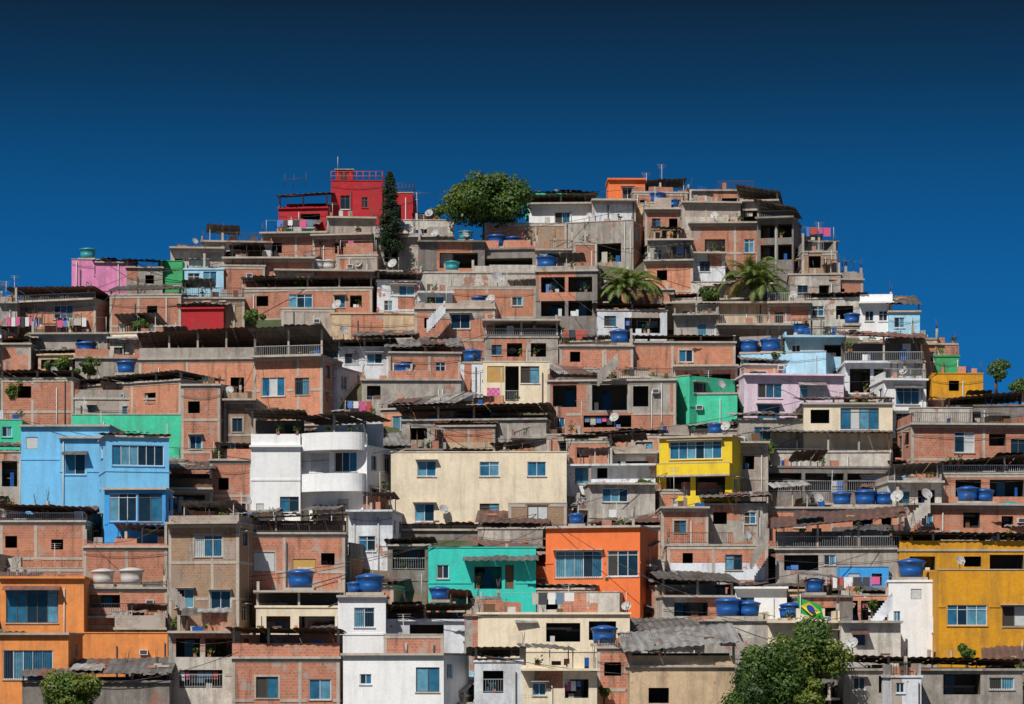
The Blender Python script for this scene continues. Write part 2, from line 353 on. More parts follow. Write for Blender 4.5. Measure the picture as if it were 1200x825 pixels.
def house(mat,x0,x1,yt,yb,r=None,l=None,w=None,roof='flat',rh=0,dy=0,d=None,name=None,ext=3.0,par=True,slope=None,sm=None,rm=None,dens=0.8,ver=0.38,clut=True,sidew=True,hand=True,nostrip=False,tilt=None):
    D=depth(yb)+dy+R.uniform(-0.08,0.08); s=D*K
    d=d or R.uniform(5.5,7.0); th=0
    if r: th=-math.asin(min(0.75,(r-x1)*s/d))
    if l: th=math.asin(min(0.75,(x0-l)*s/d))
    if not r and not l: th=R.uniform(-0.04,0.04) if nostrip else (R.uniform(-0.12,0.12) if hand else R.choice([-1,-1,1])*R.uniform(0.05,0.35))
    ct=math.cos(th); W_=(x1-x0)*s/ct; H=(yb-yt)*s
    pv=place(x1 if th<0 else x0,yb,D)
    rot=Matrix.Rotation(th,4,'Z'); org=pv-(rot@Vector((W_,0,0)) if th<0 else Vector((0,0,0)))
    mw=Matrix.Translation(org)@rot
    e=empty(name or NAMES[mat],mw); A=MB(); G=MB(); Rf=MB()
    sc=s/ct; auto=w is None
    if w is None: ops=autow(W_,H,mat,dens,veranda=ver)
    else: ops=[((q[0]-x0)*sc,(q[1]-x0)*sc,(yb-q[3])*s,(yb-q[2])*s,q[4]) for q in w]
    sm=sm or mat; alts=[]
    if not nostrip and H>1.2:
        if mat in BRICK and R.random()<0.55:
            a=R.choice([0,W_*R.uniform(0.2,0.6)]); bb=R.choice([W_,W_*R.uniform(0.5,1)]); top_=H-R.choice([0,0,2.7,1.3]); hh=R.choice([0.9,1.3,2.7,5.4])
            if bb-a>0.8 and top_>-1: alts.append((a,bb,top_-hh,top_,R.choice(['CO','CL','BG','BO','WD','CO','BE','BD','CR'])))
        elif mat in('CO','CD','CL','BE','CR','WD') and R.random()<0.45:
            a=W_*R.uniform(0,0.5); alts.append((a,min(W_,a+W_*R.uniform(0.3,0.6)),H-R.choice([2.7,5.4,1.2]),H,R.choice(['BR','BO','BG','CL','BR'])))
    F0=Fr((0,0,0),(1,0,0),(0,1,0))
    ops=facade(A,G,F0,W_,-ext,H,ops,mat,d,alts=alts)
    sop=autow(d,H,sm,0.6,veranda=0) if sidew else []
    sop=[(a,min(b,d-0.3),c,f,'g' if t in 'o' else t) for a,b,c,f,t in sop]
    facade(A,G,Fr((W_,0,0),(0,1,0),(-1,0,0)),d,-ext,H,sop if th<=0 else [],sm,d)
    facade(A,G,Fr((0,d,0),(0,-1,0),(1,0,0)),d,-ext,H,sop if th>0 else [],sm,d)
    A.poly([(W_,d,-ext),(0,d,-ext),(0,d,H),(W_,d,H)],sm)
    A.poly([(0,0,H),(W_,0,H),(W_,d,H),(0,d,H)],'CO')
    if auto and H>2.4 and W_>2.5 and R.random()<0.45:
        z=H-2.7+R.uniform(-0.05,0.05); u0=R.choice([0.02,W_*R.uniform(0.1,0.45)]); u1=min(W_-0.02,u0+R.uniform(1.6,W_))
        if u1-u0>1.2:
            balcony(A,G,F0,u0,u1,z,R.uniform(0.7,1.1),mat,R.choice(['rail','rail','wall']))
            if R.random()<0.5: plantpot(G,F0,R.uniform(u0+0.3,u1-0.2),-0.5,z+0.002)
    if auto and H>1.5 and R.random()<0.35 and W_>2.5:
        z=H-R.uniform(0.2,0.8); u0=W_*R.uniform(0,0.4); corrug(Rf,u0,min(W_+0.3,u0+R.uniform(2,4)),-R.uniform(0.9,1.7),-0.01,z-0.35,z+0.05,R.choice(['tin','tinl','tinr','tin']))
    top=H
    if roof=='flat' or roof in ROOFED:
        ov=R.choice([0.08,0.2,0.5,0.8]) if not nostrip else 0.3; k='beam' if mat in BRICK or R.random()<0.4 else mat
        if rh>0 and rh<10: ov=min(ov,0.2)
        Rf.box(-0.1,W_+0.1,-ov,d+0.1,H+0.002,H+0.16,k); top=H+0.16
    if roof=='para':
        Rf.box(-0.04,W_+0.04,-0.05,0.15,H+0.002,H+0.08,'beam' if mat in BRICK or R.random()<0.4 else mat); top=H+0.002
    if roof=='flat' and clut and R.random()<0.6:
        hh=R.uniform(0.4,0.95); k=R.choice([mat,'BR','BG','CO']) if mat not in('WH','CR') else mat
        u0=0 if R.random()<0.6 else W_*R.uniform(0.2,0.5); u1=W_ if R.random()<0.6 else max(u0+1,W_*R.uniform(0.5,0.9)); u1=min(u1,W_)
        if R.random()<0.35: railing(Rf,F0,u0,u1,0.05,top,0.9,k=R.choice(['rail','iron']))
        else:
            c=u0
            while c<u1-0.05:
                nx_=min(u1,c+R.uniform(0.8,3)); Rf.box(c,nx_,0.0,0.14,top,top+hh*R.choice([1,1,1,0.6,0.3,1.2]),k); c=nx_+ (0.002 if R.random()<0.8 else 0.5)
        if R.random()<0.5: Rf.box(W_-0.14,W_,0.142,d,top,top+hh,k)
        Rf.box(0,0.14,0.142,d,top,top+hh*0.9,k)
    if roof=='flat' and clut and W_>3.2 and R.random()<0.42:
        # shade canopy of loose sheets over part of the terrace
        c0=R.uniform(0.1,W_*0.4); c1=min(W_-0.1,c0+R.uniform(2.2,4.5)); hf=R.uniform(1.2,1.75); hb=hf+R.choice([-0.7,-0.4,0.3,0.6]); kk=R.choice(['tin','tin','tinr','tinl'])
        for c in (c0+0.1,(c0+c1)/2,c1-0.17): Rf.box(c,c+0.07,0.55,0.62,top,top+hf-0.06,R.choice(['wood','iron','pipe'])); 
        for c in (c0+0.1,c1-0.17): Rf.box(c,c+0.07,3.2,3.27,top,top+hb-0.06,'wood')
        corrug(Rf,c0-0.2,c1+0.2,R.uniform(0.0,0.3),3.6,top+hf,top+hb,kk,tilt=R.uniform(-0.3,0.3))
    if roof in ROOFED:
        h=rh*s; k={'tin':R.choice(['tin','tin','tin','tinl','tinr']),'tile':'tile','tinr':'tinr','tinl':'tinl','slab':'beam'}[roof]
        sl=slope if slope is not None else R.choice([1.4,1.0,0.6,0.3,-0.4,-0.7])
        if roof=='slab': sl=0.0
        tl=tilt if tilt is not None else R.uniform(-0.35,0.35)*min(1,W_/5)
        if roof=='slab': tl=0
        if rh<=6: sl=max(sl,0.3); tl*=0.3
        zf=top+h+(0.1 if rh<=6 else 0); zb=zf+sl; bk=d*0.55
        nb=max(1,round(W_/2.8))
        for i in range(nb+1):
            c=0.02+(W_-0.2)*i/nb; pk=R.choice(['beam','CO','iron','wood','beam']) if roof!='slab' else 'beam'; wd=0.16 if pk in('beam','CO') else 0.07
            Rf.box(c,c+wd,0.05,0.05+wd,top,zf-0.05+tl*(i/nb-0.5),pk)
        if roof!='slab':
          for i in range(3):
            yy=0.1+i*(bk/2.2); zz=zf+(zb-zf)*(yy+0.5)/(d*0.8+0.5)
            a=(-0.15,zz-tl/2); bb=(W_+0.15,zz+tl/2)
            Rf.hexa([(a[0],yy,a[1]-0.17),(bb[0],yy,bb[1]-0.17),(bb[0],yy+.08,bb[1]-0.17),(a[0],yy+.08,a[1]-0.17),(a[0],yy,a[1]-0.07),(bb[0],yy,bb[1]-0.07),(bb[0],yy+.08,bb[1]-0.07),(a[0],yy+.08,a[1]-0.07)],'wood')
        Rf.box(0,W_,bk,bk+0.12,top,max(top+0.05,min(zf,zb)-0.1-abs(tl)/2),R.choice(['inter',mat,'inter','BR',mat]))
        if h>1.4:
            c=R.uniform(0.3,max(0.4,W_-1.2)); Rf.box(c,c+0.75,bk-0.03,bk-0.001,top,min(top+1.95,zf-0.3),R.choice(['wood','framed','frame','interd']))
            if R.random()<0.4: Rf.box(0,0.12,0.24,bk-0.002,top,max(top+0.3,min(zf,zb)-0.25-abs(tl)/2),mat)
        if par and h>1.2:
            pm=par if isinstance(par,str) else (mat if R.random()<0.6 else 'rail'); hh=min(0.9,h*0.5)
            if pm=='rail': railing(Rf,F0,0,W_,0.0,top,hh,k=R.choice(['rail','iron','frame']))
            else: Rf.box(0.003,W_-0.003,-0.01,0.12,top,top+hh,pm)
            for i in range(R.randrange(4)):
                c=R.uniform(0.4,max(0.5,W_-0.8)); Rf.box(c,c+R.uniform(0.2,0.8),0.8,1.4,top,top+hh+R.uniform(-0.3,0.4),R.choice(['c1','c2','wood','tankb','c5','curt']))
            for i in range(R.randrange(3)): plantpot(Rf,F0,R.uniform(0.2,W_-0.2),-0.08,top+hh+0.002)
        if h>1.4 and R.random()<0.22 and W_>3:
            u=R.uniform(0.3,W_*0.5)
            for i in range(R.randrange(2,6)):
                ww=R.uniform(0.3,0.6)
                if u+ww>W_-0.2: break
                Rf.box(u,u+ww,0.3,0.315,zf-R.uniform(0.9,1.3),zf-0.35,'c%d'%R.randrange(7)); u+=ww+0.08
        if roof=='slab':
            Rf.box(-0.2,W_+0.2,-R.uniform(0.3,0.8),d+0.05,zf-0.048,zf+0.1,'beam')
            if R.random()<0.6: Rf.box(0,W_*R.uniform(0.4,1),0,0.14,zf+0.101,zf+R.uniform(0.4,0.9),R.choice(['BR','BO','BG',mat]))
            for c in (0.05,W_-0.25): Rf.box(c,c+0.2,0.16,0.36,zf+0.101,zf+R.uniform(0.5,1.4),'beam')
        else:
            corrug(Rf,-R.uniform(0.15,0.6),W_+R.uniform(0.15,0.6),-R.uniform(0.4,1.1) if rh>6 else -R.uniform(0.25,0.5),d*0.8,zf-0.05,zb,k,tilt=tl)
            if R.random()<0.5:
                c=R.uniform(0,W_*0.6); corrug(Rf,c,c+min(W_*0.4,2.2),-0.3,2.2,zf+0.1+tl*0.4,zf+0.13+tl*0.4+sl*0.45,R.choice(['tin','tinl','tinr']))
            for i in range(R.randrange(5)):
                c=R.uniform(0,W_-0.4); yy=R.uniform(0,2.5); zz=zf+(zb-zf)*(yy+0.5)/(d*0.8+0.5)+tl*(c/W_-0.5)+0.05; Rf.box(c,c+R.uniform(0.2,0.9),yy,yy+0.15,zz,zz+0.14,R.choice(['BO','wood','beam']))
        topz=max(zf,zb)+0.1
    elif clut:
        cols=R.random()<0.35
        for i in range(R.randrange(1,4)):
            c=R.choice([0.1,W_-0.15,W_*0.5]); hc=0
            if cols: hc=R.uniform(0.5,1.7); Rf.box(c-0.09,c+0.11,0.16,0.36,top,top+hc,'beam')
            for j in range(3): G.tube((c+R.uniform(-.07,.08),0.2+j*0.05,top+hc),(c+R.uniform(-.2,.2),0.2+j*0.05,top+hc+R.uniform(0.5,1.2)),0.018,'iron',4)
        for i in range(R.randrange(6)):
            c=R.uniform(0.2,max(0.3,W_-0.9)); yy=R.uniform(0.4,2); Rf.box(c,c+R.uniform(0.2,0.8),yy,yy+0.4,top+0.001,top+R.uniform(0.25,0.9),R.choice(['BO','CL','wood','curt','BR','tankb','CO','BR','wood']))
        for i in range(R.randrange(2)): plantpot(G,F0,R.uniform(0.2,W_-0.2),0.2,top)
        if R.random()<0.1 and W_>2.5:
            y_=R.uniform(0.4,1.5); G.tube((0.2,y_,top),(0.2,y_,top+1.5),0.03,'pipe',4); G.tube((W_-0.2,y_,top),(W_-0.2,y_,top+1.5),0.03,'pipe',4); G.tube((0.2,y_,top+1.45),(W_-0.2,y_,top+1.45),0.012,'pipe',3)
            u=R.uniform(0.3,W_*0.4)
            while u<W_-0.8 and R.random()<0.85:
                ww=R.uniform(0.3,0.7); G.box(u,u+ww,y_-0.01,y_+0.01,top+1.43-R.uniform(0.5,0.9),top+1.43,'c%d'%R.randrange(7)); u+=ww+0.07
        if R.random()<0.3 and W_>3:
            c=R.uniform(0,W_-2); h_=R.uniform(0.8,1.3); Rf.box(c,c+1.8,2.2,4.0,top+0.001,top+h_,R.choice(['BR','BO','CO','wood',mat])); corrug(Rf,c-0.3,c+2.1,1.7,4.2,top+h_+0.06,top+h_+0.4,R.choice(['tin','tinl','tinr']))
        topz=top
    else: topz=top
    for i in range(R.randrange(3)):
        c=R.uniform(0.1,W_-0.1)
        if all(not(q[0]-0.1<c<q[1]+0.1) for q in ops): G.tube((c,-0.07,-ext),(c,-0.07,H-R.uniform(0.1,1.0)),0.05,R.choice(['pipe','pipe','iron']),5)
    if not nostrip and R.random()<0.35 and H>2:
        zz=H-R.uniform(0.4,0.9); pts=[Vector((W_*i/6,-0.1,zz-0.25*math.sin(math.pi*i/6))) for i in range(7)]
        for a,b_ in zip(pts,pts[1:]): G.tube(a,b_,0.02,'iron',3)
    if R.random()<0.25 and H>2.2 and W_>3:
        c=R.uniform(0.4,W_-1.0); z=H-R.uniform(1.0,1.6)
        if all(not(q[0]-0.7<c<q[1]+0.1 and q[2]-0.5<z<q[3]+0.1) for q in ops):
            G.box(c,c+0.6,-0.35,-0.003,z,z+0.38,'frame'); G.box(c+0.06,c+0.54,-0.36,-0.351,z+0.05,z+0.33,'iron')
    A.obj('walls',e,mw); G.obj('windows_and_fittings',e,mw); Rf.obj('roof',e,mw)
    HOUSES.append(dict(e=e,x0=x0,x1=x1,xa=min(x0,l or x0),xb=max(x1,r or x1),yt=yt,yb=yb,rh=rh,mw=mw,W=W_,H=H,d=d,top=top,topz=topz,tin=roof in ROOFED,s=s,D=D,hand=hand))
    return e
def H(*a,**k): return house(*a,**k)

# ------------------------------------------------------------ hill-top
H('RD',388,448,212,270,w=[(399,410,229,245,'g'),(424,431,231,243,'g')],roof='para',name='red_house',clut=False,d=6,ext=4)
H('RD',450,484,226,272,w=[(458,470,240,256,'o')],roof='para',name='red_house',clut=False)
H('RD',326,384,244,275,w=[(352,375,250,264,'v')],roof='tinr',rh=14,par=False)
H('BG',384,440,256,300,w=[],roof='flat')
H('MI',328,368,268,290,w=[],roof='tinl',rh=2,par=False)
H('BR',306,384,274,312,w=[(318,330,284,296,'o')],roof='flat')
H('CO',236,318,284,318,w=[(262,275,294,306,'o')],roof='flat')
H('BG',200,262,292,322,w=[(205,214,303,312,'o')],roof='flat')
H('BR',262,368,304,345,w=[(300,312,318,330,'g'),(335,345,318,328,'o')],roof='flat')
H('BR',366,436,276,322,r=446,w=[(392,402,284,296,'o')],roof='flat')
H('BO',395,442,300,340,w=[],roof='flat')
H('CO',440,530,278,318,w=[(450,466,290,306,'o'),(500,512,290,304,'g')],roof='flat')
H('CL',472,532,258,290,w=[(505,515,268,280,'o')],roof='para')
H('BO',568,664,262,300,w=[],roof='para')
H('CD',490,568,284,322,w=[(515,560,296,314,'v')],roof='flat')
H('WH',620,694,240,268,w=[(650,668,248,262,'g')],roof='tin',rh=10,par=False,name='white_house',slope=-0.4)
H('MI',618,700,228,236,w=[],roof='tinl',rh=1,par=False,dy=3,d=3,ext=1.5)
H('BR',694,745,236,275,w=[],roof='flat',clut=False)
H('OR',713,756,211,252,w=[(729,742,219,233,'g')],roof='flat',d=4,clut=False,nostrip=True)
H('BO',742,806,226,262,w=[(750,758,234,246,'o')],roof='flat')
H('BE',744,800,238,262,w=[],roof='para',dy=-1)
H('CO',664,742,258,312,r=762,w=[(700,728,284,306,'v')],roof='para',sm='BR',nostrip=True)
H('BR',672,700,284,330,w=[],roof='para',dy=-1.5,d=3)
H('BR',756,802,246,296,w=[(764,774,256,268,'g'),(784,794,256,268,'o')],roof='flat')
H('BG',800,868,238,306,w=[(824,842,262,274,'c'),(850,860,262,274,'o'),(812,822,262,272,'o')],roof='flat')
H('CO',806,884,224,250,w=[(846,864,232,244,'v')],roof='flat')
H('LB',808,846,238,256,w=[],roof='para',dy=-1)
H('BR',808,902,262,312,w=[(826,850,280,300,'v'),(872,884,280,296,'g')],roof='flat')
H('CD',866,912,236,300,w=[(872,888,246,262,'v'),(890,908,246,262,'v'),(872,888,268,286,'v')],roof='tin',rh=14,r=922,slope=-0.6,tilt=-0.8)
H('CD',888,930,256,330,r=946,w=[(892,908,262,278,'v'),(912,928,262,278,'v'),(892,908,286,304,'v'),(912,928,286,304,'v')],roof='tin',rh=16,slope=-0.4,tilt=-1.0)
H('BD',940,980,296,345,w=[(948,962,300,314,'o')],roof='flat')
H('CD',938,982,284,300,w=[],roof='flat',dy=2)
H('CO',760,812,282,330,w=[(766,776,292,304,'g')],roof='flat')
H('WD',812,850,298,330,w=[(820,832,306,318,'g')],roof='flat')
H('CD',560,628,292,322,w=[(566,624,302,318,'v')],roof='flat')
H('CL',628,672,294,330,w=[(634,646,300,310,'g')],roof='flat')
# ------------------------------------------------------------ second belt
H('HP',84,134,304,335,w=[(110,120,312,322,'g')],roof='para',name='pink_house',clut=False)
H('HP',112,158,308,335,w=[],roof='tinl',rh=1,par=False)
H('CO',148,190,314,345,w=[(170,180,322,332,'o')],roof='tin',rh=8,par=False)
H('GN',185,214,306,340,w=[],roof='para',name='green_house',clut=False)
H('LB',216,262,316,352,w=[(220,234,320,334,'c'),(238,254,318,336,'c')],roof='flat')
H('BR',258,310,312,350,w=[],roof='flat')
H('BO',8,112,352,392,r=134,w=[(60,84,356,372,'g')],roof='tin',rh=16,slope=-0.9)
H('CO',0,20,356,392,w=[],roof='flat')
H('BR',128,212,346,388,w=[(172,184,358,370,'o')],roof='tin',rh=4,par=False)
H('BR',208,286,350,386,w=[(240,252,362,374,'g')],roof='flat')
H('RD',212,262,362,390,w=[],roof='tinl',rh=3,par=False)
H('BR',284,436,338,372,w=[(338,366,344,360,'c'),(300,314,346,358,'o'),(392,404,346,360,'g'),(410,424,346,360,'v')],roof='tin',rh=12,slope=-0.4)
H('CO',322,470,318,345,w=[(350,362,326,338,'g')],roof='flat')
H('WD',442,492,330,372,w=[(458,486,334,346,'c'),(450,460,352,364,'g')],roof='tin',rh=9,par=False)
H('CL',492,628,320,352,w=[(502,522,346,351,'g')],roof='flat')
H('WD',490,530,344,392,w=[(500,521,347,361,'c')],roof='flat')
H('BR',486,580,362,420,w=[(528,551,368,385,'c'),(497,510,372,384,'o')],roof='flat')
H('BO',528,628,336,384,w=[(560,572,346,358,'o'),(600,612,348,358,'g')],roof='para')
H('CD',628,700,318,392,w=[(634,662,324,342,'v'),(666,694,324,342,'v'),(634,662,352,370,'v'),(666,694,352,370,'v')],roof='flat',name='concrete_parking_structure')
H('BE',388,490,368,400,w=[],roof='flat',clut=False)
H('BG',330,392,362,392,w=[],roof='flat',clut=False)
H('BR',700,790,340,362,w=[(710,724,346,356,'g')],roof='flat',clut=False)
H('BO',756,812,306,345,w=[(770,782,316,328,'o')],roof='flat')
H('CL',810,905,330,352,w=[(826,840,336,346,'g')],roof='para',clut=False)
H('WD',700,782,364,398,w=[(708,722,370,382,'g'),(732,774,372,390,'v')],roof='tin',rh=5,par=False,slope=-0.3)
H('BE',782,934,356,386,w=[(800,820,364,378,'o')],roof='flat',clut=False)
H('CO',790,842,370,404,w=[(817,839,379,393,'c')],roof='flat')
H('BD',840,946,382,408,w=[],roof='flat')
H('CO',925,985,322,372,w=[(935,947,334,346,'g'),(960,972,334,346,'o')],roof='flat')
H('BR',972,1012,328,372,w=[(980,990,338,350,'o')],roof='flat')
H('CL',946,1010,350,392,w=[(952,966,358,370,'g'),(980,1000,358,374,'v')],roof='tin',rh=4,par=False)
H('WH',1008,1046,356,396,w=[(1014,1024,364,376,'g'),(1030,1040,364,376,'g')],roof='flat')
H('LB',1042,1078,366,402,w=[(1048,1060,372,384,'g')],roof='tin',rh=6,par=False)
H('BR',900,950,356,392,w=[(908,918,366,378,'o')],roof='flat')
# ------------------------------------------------------------ third belt, left
H('CO',36,126,392,418,w=[(90,102,398,408,'o')],roof='flat')
H('CL',126,296,396,424,w=[(132,144,406,414,'g'),(262,280,402,414,'v')],roof='flat',clut=False)
H('BR',0,36,404,440,w=[],roof='tin',rh=5,par=False)
H('BO',162,300,421,470,w=[(270,286,442,460,'o')],roof='tin',rh=33,par='CO',slope=-1.9,ver=0,tilt=0.5)
H('BO',296,378,418,500,r=396,w=[(305,333,441,463,'c'),(345,362,442,462,'g')],roof='tin',rh=34,slope=-1.7,tilt=0.2)
H('CO',88,166,420,450,w=[],roof='flat')
H('BR',0,86,444,500,w=[(20,36,452,466,'o')],roof='tin',rh=8,par=False,slope=-0.3)
H('BO',86,212,446,520,r=268,w=[(166,180,458,472,'o')],roof='tin',rh=8,par=False,sm='BR',d=8,ext=6,slope=-0.3)
H('MI',84,212,486,540,w=[],roof='para',dy=-0.6,d=2,name='green_terrace_wall',clut=False,nostrip=True)
H('BR',212,258,452,580,w=[(220,234,470,484,'o'),(222,236,510,526,'g')],roof='flat',dy=2,ext=5)
H('MI',-10,26,492,540,w=[(2,14,500,512,'g')],roof='para')
H('BD',262,300,470,560,w=[(272,284,490,506,'g')],roof='flat')
# centre
H('WD',396,458,408,440,w=[(404,420,414,426,'c'),(430,448,414,426,'g')],roof='tin',rh=8,par=False)
H('BR',456,540,414,452,w=[(470,482,424,436,'o'),(510,522,424,436,'g')],roof='tin',rh=5,par=False)
H('CO',424,540,446,480,w=[(430,446,452,468,'v')],roof='flat')
H('CO',568,654,396,440,w=[(594,612,402,418,'v'),(576,588,404,416,'g'),(622,640,402,418,'v')],roof='slab',rh=18,par='rail')
H('CR',566,644,424,476,w=[(571,591,429,448,'s'),(610,632,429,449,'c'),(592,608,429,470,'r')],roof='para',dy=-0.3,name='cream_house',sm='CR',clut=False)
h=HOUSES[-1]; AA=MB()
for i in range(5):
    for j in range(6): AA.box(0.35+i*0.22,0.35+(i+1)*0.22,-0.03,-0.012,0.3+j*0.22,0.3+(j+1)*0.22,'c0' if (i+j)%2 else 'HP')
AA.obj('hanging_blanket',h['e'],h['mw'])
H('CO',562,648,420,424,w=[],roof='para',dy=-0.9,d=1,ext=0.1,clut=False,name='concrete_ledge',nostrip=True)
H('WD',540,568,426,466,w=[],roof='para')
H('BR',656,742,406,446,w=[(668,680,412,424,'o')],roof='flat')
H('BO',742,862,402,440,w=[(796,812,410,424,'g')],roof='tin',rh=6,par=False)
H('BR',642,792,446,512,w=[(648,676,450,476,'v'),(694,735,450,480,'v'),(742,760,452,476,'o'),(650,662,488,500,'g'),(684,740,486,500,'v')],roof='flat',name='brick_house',ver=0)
H('MI',746,808,440,502,r=866,w=[(752,760,462,474,'g')],roof='para',sm='MI',name='green_house',nostrip=True)
H('MI',806,864,462,500,w=[(812,856,452,462,'v')],roof='flat',clut=False)
H('BR',790,864,430,468,w=[(806,820,438,454,'v'),(826,856,438,458,'v')],roof='flat')
H('CO',640,800,432,446,w=[],roof='para',dy=1.5)
# right
H('LB',870,968,412,455,r=990,w=[(880,900,420,434,'g')],roof='para',name='light_blue_house',clut=False)
H('LB',920,990,396,430,w=[(928,938,404,414,'g'),(966,986,404,418,'v')],roof='flat')
H('PK',872,990,440,496,w=[(888,917,449,466,'c'),(938,966,450,466,'c'),(888,914,474,490,'g')],roof='flat',name='pink_house',clut=False)
H('WD',990,1082,426,472,w=[(996,1020,432,460,'v'),(1024,1044,432,460,'v')],roof='tinr',rh=30,par='rail',slope=0.9)
H('WH',1036,1086,446,510,w=[(1050,1078,454,474,'c'),(1050,1066,484,500,'g')],roof='flat')
H('MU',1092,1152,438,474,w=[(1112,1124,446,458,'o')],roof='para')
H('GN',1096,1124,418,446,w=[],roof='flat')
H('CO',1040,1100,398,440,w=[(1048,1060,406,418,'g'),(1078,1090,408,420,'o')],roof='flat')
H('BE',1078,1122,404,444,w=[(1090,1100,412,424,'g')],roof='flat')
H('CD',1112,1200,476,510,w=[(1126,1150,482,496,'v')],roof='tin',rh=12,slope=-0.5,tilt=0.6)
H('BR',1068,1210,498,580,l=1062,w=[(1119,1143,506,530,'c'),(1160,1180,508,522,'v'),(1186,1204,514,534,'g')],roof='flat')
H('CL',1066,1140,478,520,w=[],roof='para',dy=1)
H('CR',942,1046,474,548,w=[(985,1030,478,503,'c'),(950,972,480,496,'o')],roof='tinr',rh=4,par=False,name='cream_house',nostrip=True)
H('CO',866,950,492,545,w=[(884,904,500,520,'g')],roof='tin',rh=3,par=False)
H('CD',890,1050,548,590,w=[(900,940,554,576,'r'),(944,990,554,576,'r'),(994,1042,554,576,'r')],roof='flat')
H('CL',898,1044,530,560,w=[],roof='tin',rh=22,slope=0.7,par=False)
# ------------------------------------------------------------ white and cream blocks
H('WH',294,352,524,625,w=[(328,351,582,600,'g'),(300,309,590,602,'f')],roof='tin',rh=42,par='WH',slope=-0.4,name='white_house',nostrip=True)
H('WH',350,430,524,625,r=460,w=[(362,385,529,552,'c'),(391,418,529,552,'c'),(395,408,584,598,'f')],roof='tin',rh=38,par='WH',slope=-0.4,name='white_house',dy=-0.6,nostrip=True,d=6)
hw=HOUSES[-1]
def curved_band(h,u0,u1,proj,z0,z1,name,floor=True,k='WH'):
    A=MB(); n=22; c=(u0+u1)/2; a=(u1-u0)/2
    def pt(t,off=0): return (c-(a-off)*math.cos(t),-(proj-off)*math.sin(t)**0.75)
    ts=[math.pi*i/n for i in range(n+1)]
    for t0,t1 in zip(ts,ts[1:]):
        p,q=pt(t0),pt(t1); pi_,qi=pt(t0,0.12),pt(t1,0.12)
        A.poly([(p[0],p[1],z0),(q[0],q[1],z0),(q[0],q[1],z1),(p[0],p[1],z1)],k,True)
        A.poly([(pi_[0],pi_[1],z0+0.15),(qi[0],qi[1],z0+0.15),(qi[0],qi[1],z1),(pi_[0],pi_[1],z1)],k,True)
        A.poly([(p[0],p[1],z1),(q[0],q[1],z1),(qi[0],qi[1],z1),(pi_[0],pi_[1],z1)],k)
    A.poly([(pt(t)[0],pt(t)[1],z0) for t in ts],k); A.poly([(pt(t,0.12)[0],pt(t,0.12)[1],z0+0.15) for t in ts],'CO')
    A.obj(name,h['e'],h['mw'])
s_=hw['s']
curved_band(hw,0.1,hw['W']-0.05,1.6,hw['H']-0.25,hw['H']+1.15,'curved_terrace_parapet')
curved_band(hw,0.1,hw['W']-0.05,1.6,(625-576)*s_,(625-555)*s_,'curved_balcony')
H('WD',408,460,600,660,w=[(420,440,628,646,'g')],roof='flat')
H('CR',458,664,530,622,w=[(489,511,540,558,'c'),(562,585,541,558,'g'),(618,640,541,558,'g'),(486,509,590,611,'c'),(562,585,590,611,'c'),(618,642,590,611,'c')],roof='para',name='cream_apartment_house',clut=False,nostrip=True)
H('BE',458,664,580,584,w=[],roof=None,dy=-0.7,d=1.0,ext=0.05,clut=False,name='concrete_ledge',nostrip=True)
H('BD',596,664,590,640,w=[(618,642,592,611,'c')],roof='para',dy=-0.25,d=1,clut=False,name='brown_brick_wall')
H('CO',470,640,492,530,w=[(480,500,500,514,'o')],roof='tin',rh=16,slope=-0.4,par=False)
H('BO',512,580,500,530,w=[],roof='tile',rh=2,par=False)
H('BO',600,664,514,545,w=[],roof='flat',dy=2)
H('WD',664,768,546,600,w=[(674,692,547,566,'g'),(700,712,548,560,'o')],roof='flat')
H('BO',664,715,516,560,w=[(676,690,524,536,'o')],roof='tin',rh=4,par=False)
H('BR',712,770,532,570,w=[(724,760,540,556,'v')],roof='flat')
H('CL',690,768,568,620,w=[(706,736,572,588,'g')],roof='flat')
H('YE',774,858,512,620,r=880,w=[(786,846,516,537,'c'),(782,810,558,580,'v'),(816,850,558,580,'v'),(784,806,586,604,'o')],roof='flat',name='yellow_house',clut=False,nostrip=True,d=5)
hy=HOUSES[-1]; AA=MB(); GG=MB(); balcony(AA,GG,Fr((0,0,0),(1,0,0),(0,1,0)),0.0,hy['W'],(620-556)*hy['s'],0.9,'YE','wall'); AA.obj('balcony',hy['e'],hy['mw'])
H('BG',858,900,520,600,w=[(870,884,534,550,'v')],roof='flat')
# ------------------------------------------------------------ left blue house
H('SB',24,128,500,605,w=[(30,44,512,526,'f')],roof='flat',name='blue_house',clut=False,nostrip=True)
H('SB',70,122,514,612,r=None,w=[(76,100,532,556,'g')],roof='flat',name='blue_house',dy=-1.5,clut=False,nostrip=True)
H('SB',124,196,512,650,l=104,w=[(131,190,521,545,'g'),(128,190,578,612,'g')],roof='tile',rh=1,par=False,name='blue_house',dy=-2,nostrip=True)
H('DB',122,194,574,650,w=[(128,160,578,611,'g'),(162,190,578,611,'g')],roof='flat',name='blue_house',dy=-4,d=4,clut=False,nostrip=True)
H('CO',-5,26,530,600,w=[(2,20,540,570,'v')],roof='tin',rh=4,par=False)
H('BR',0,100,612,668,w=[(6,20,628,642,'o'),(60,74,632,644,'o')],roof='tin',rh=18,slope=-0.3)
H('BR',98,196,642,700,w=[],roof='flat')
H('BD',195,248,574,630,w=[(200,240,580,600,'r')],roof='tin',rh=22,par='wood')
H('BR',246,296,540,620,w=[(256,268,560,574,'o'),(276,288,590,604,'g')],roof='flat')
H('BD',196,280,614,752,r=296,w=[(227,260,627,652,'c'),(203,226,690,712,'g'),(246,270,692,714,'g')],roof='flat',name='brown_brick_house')
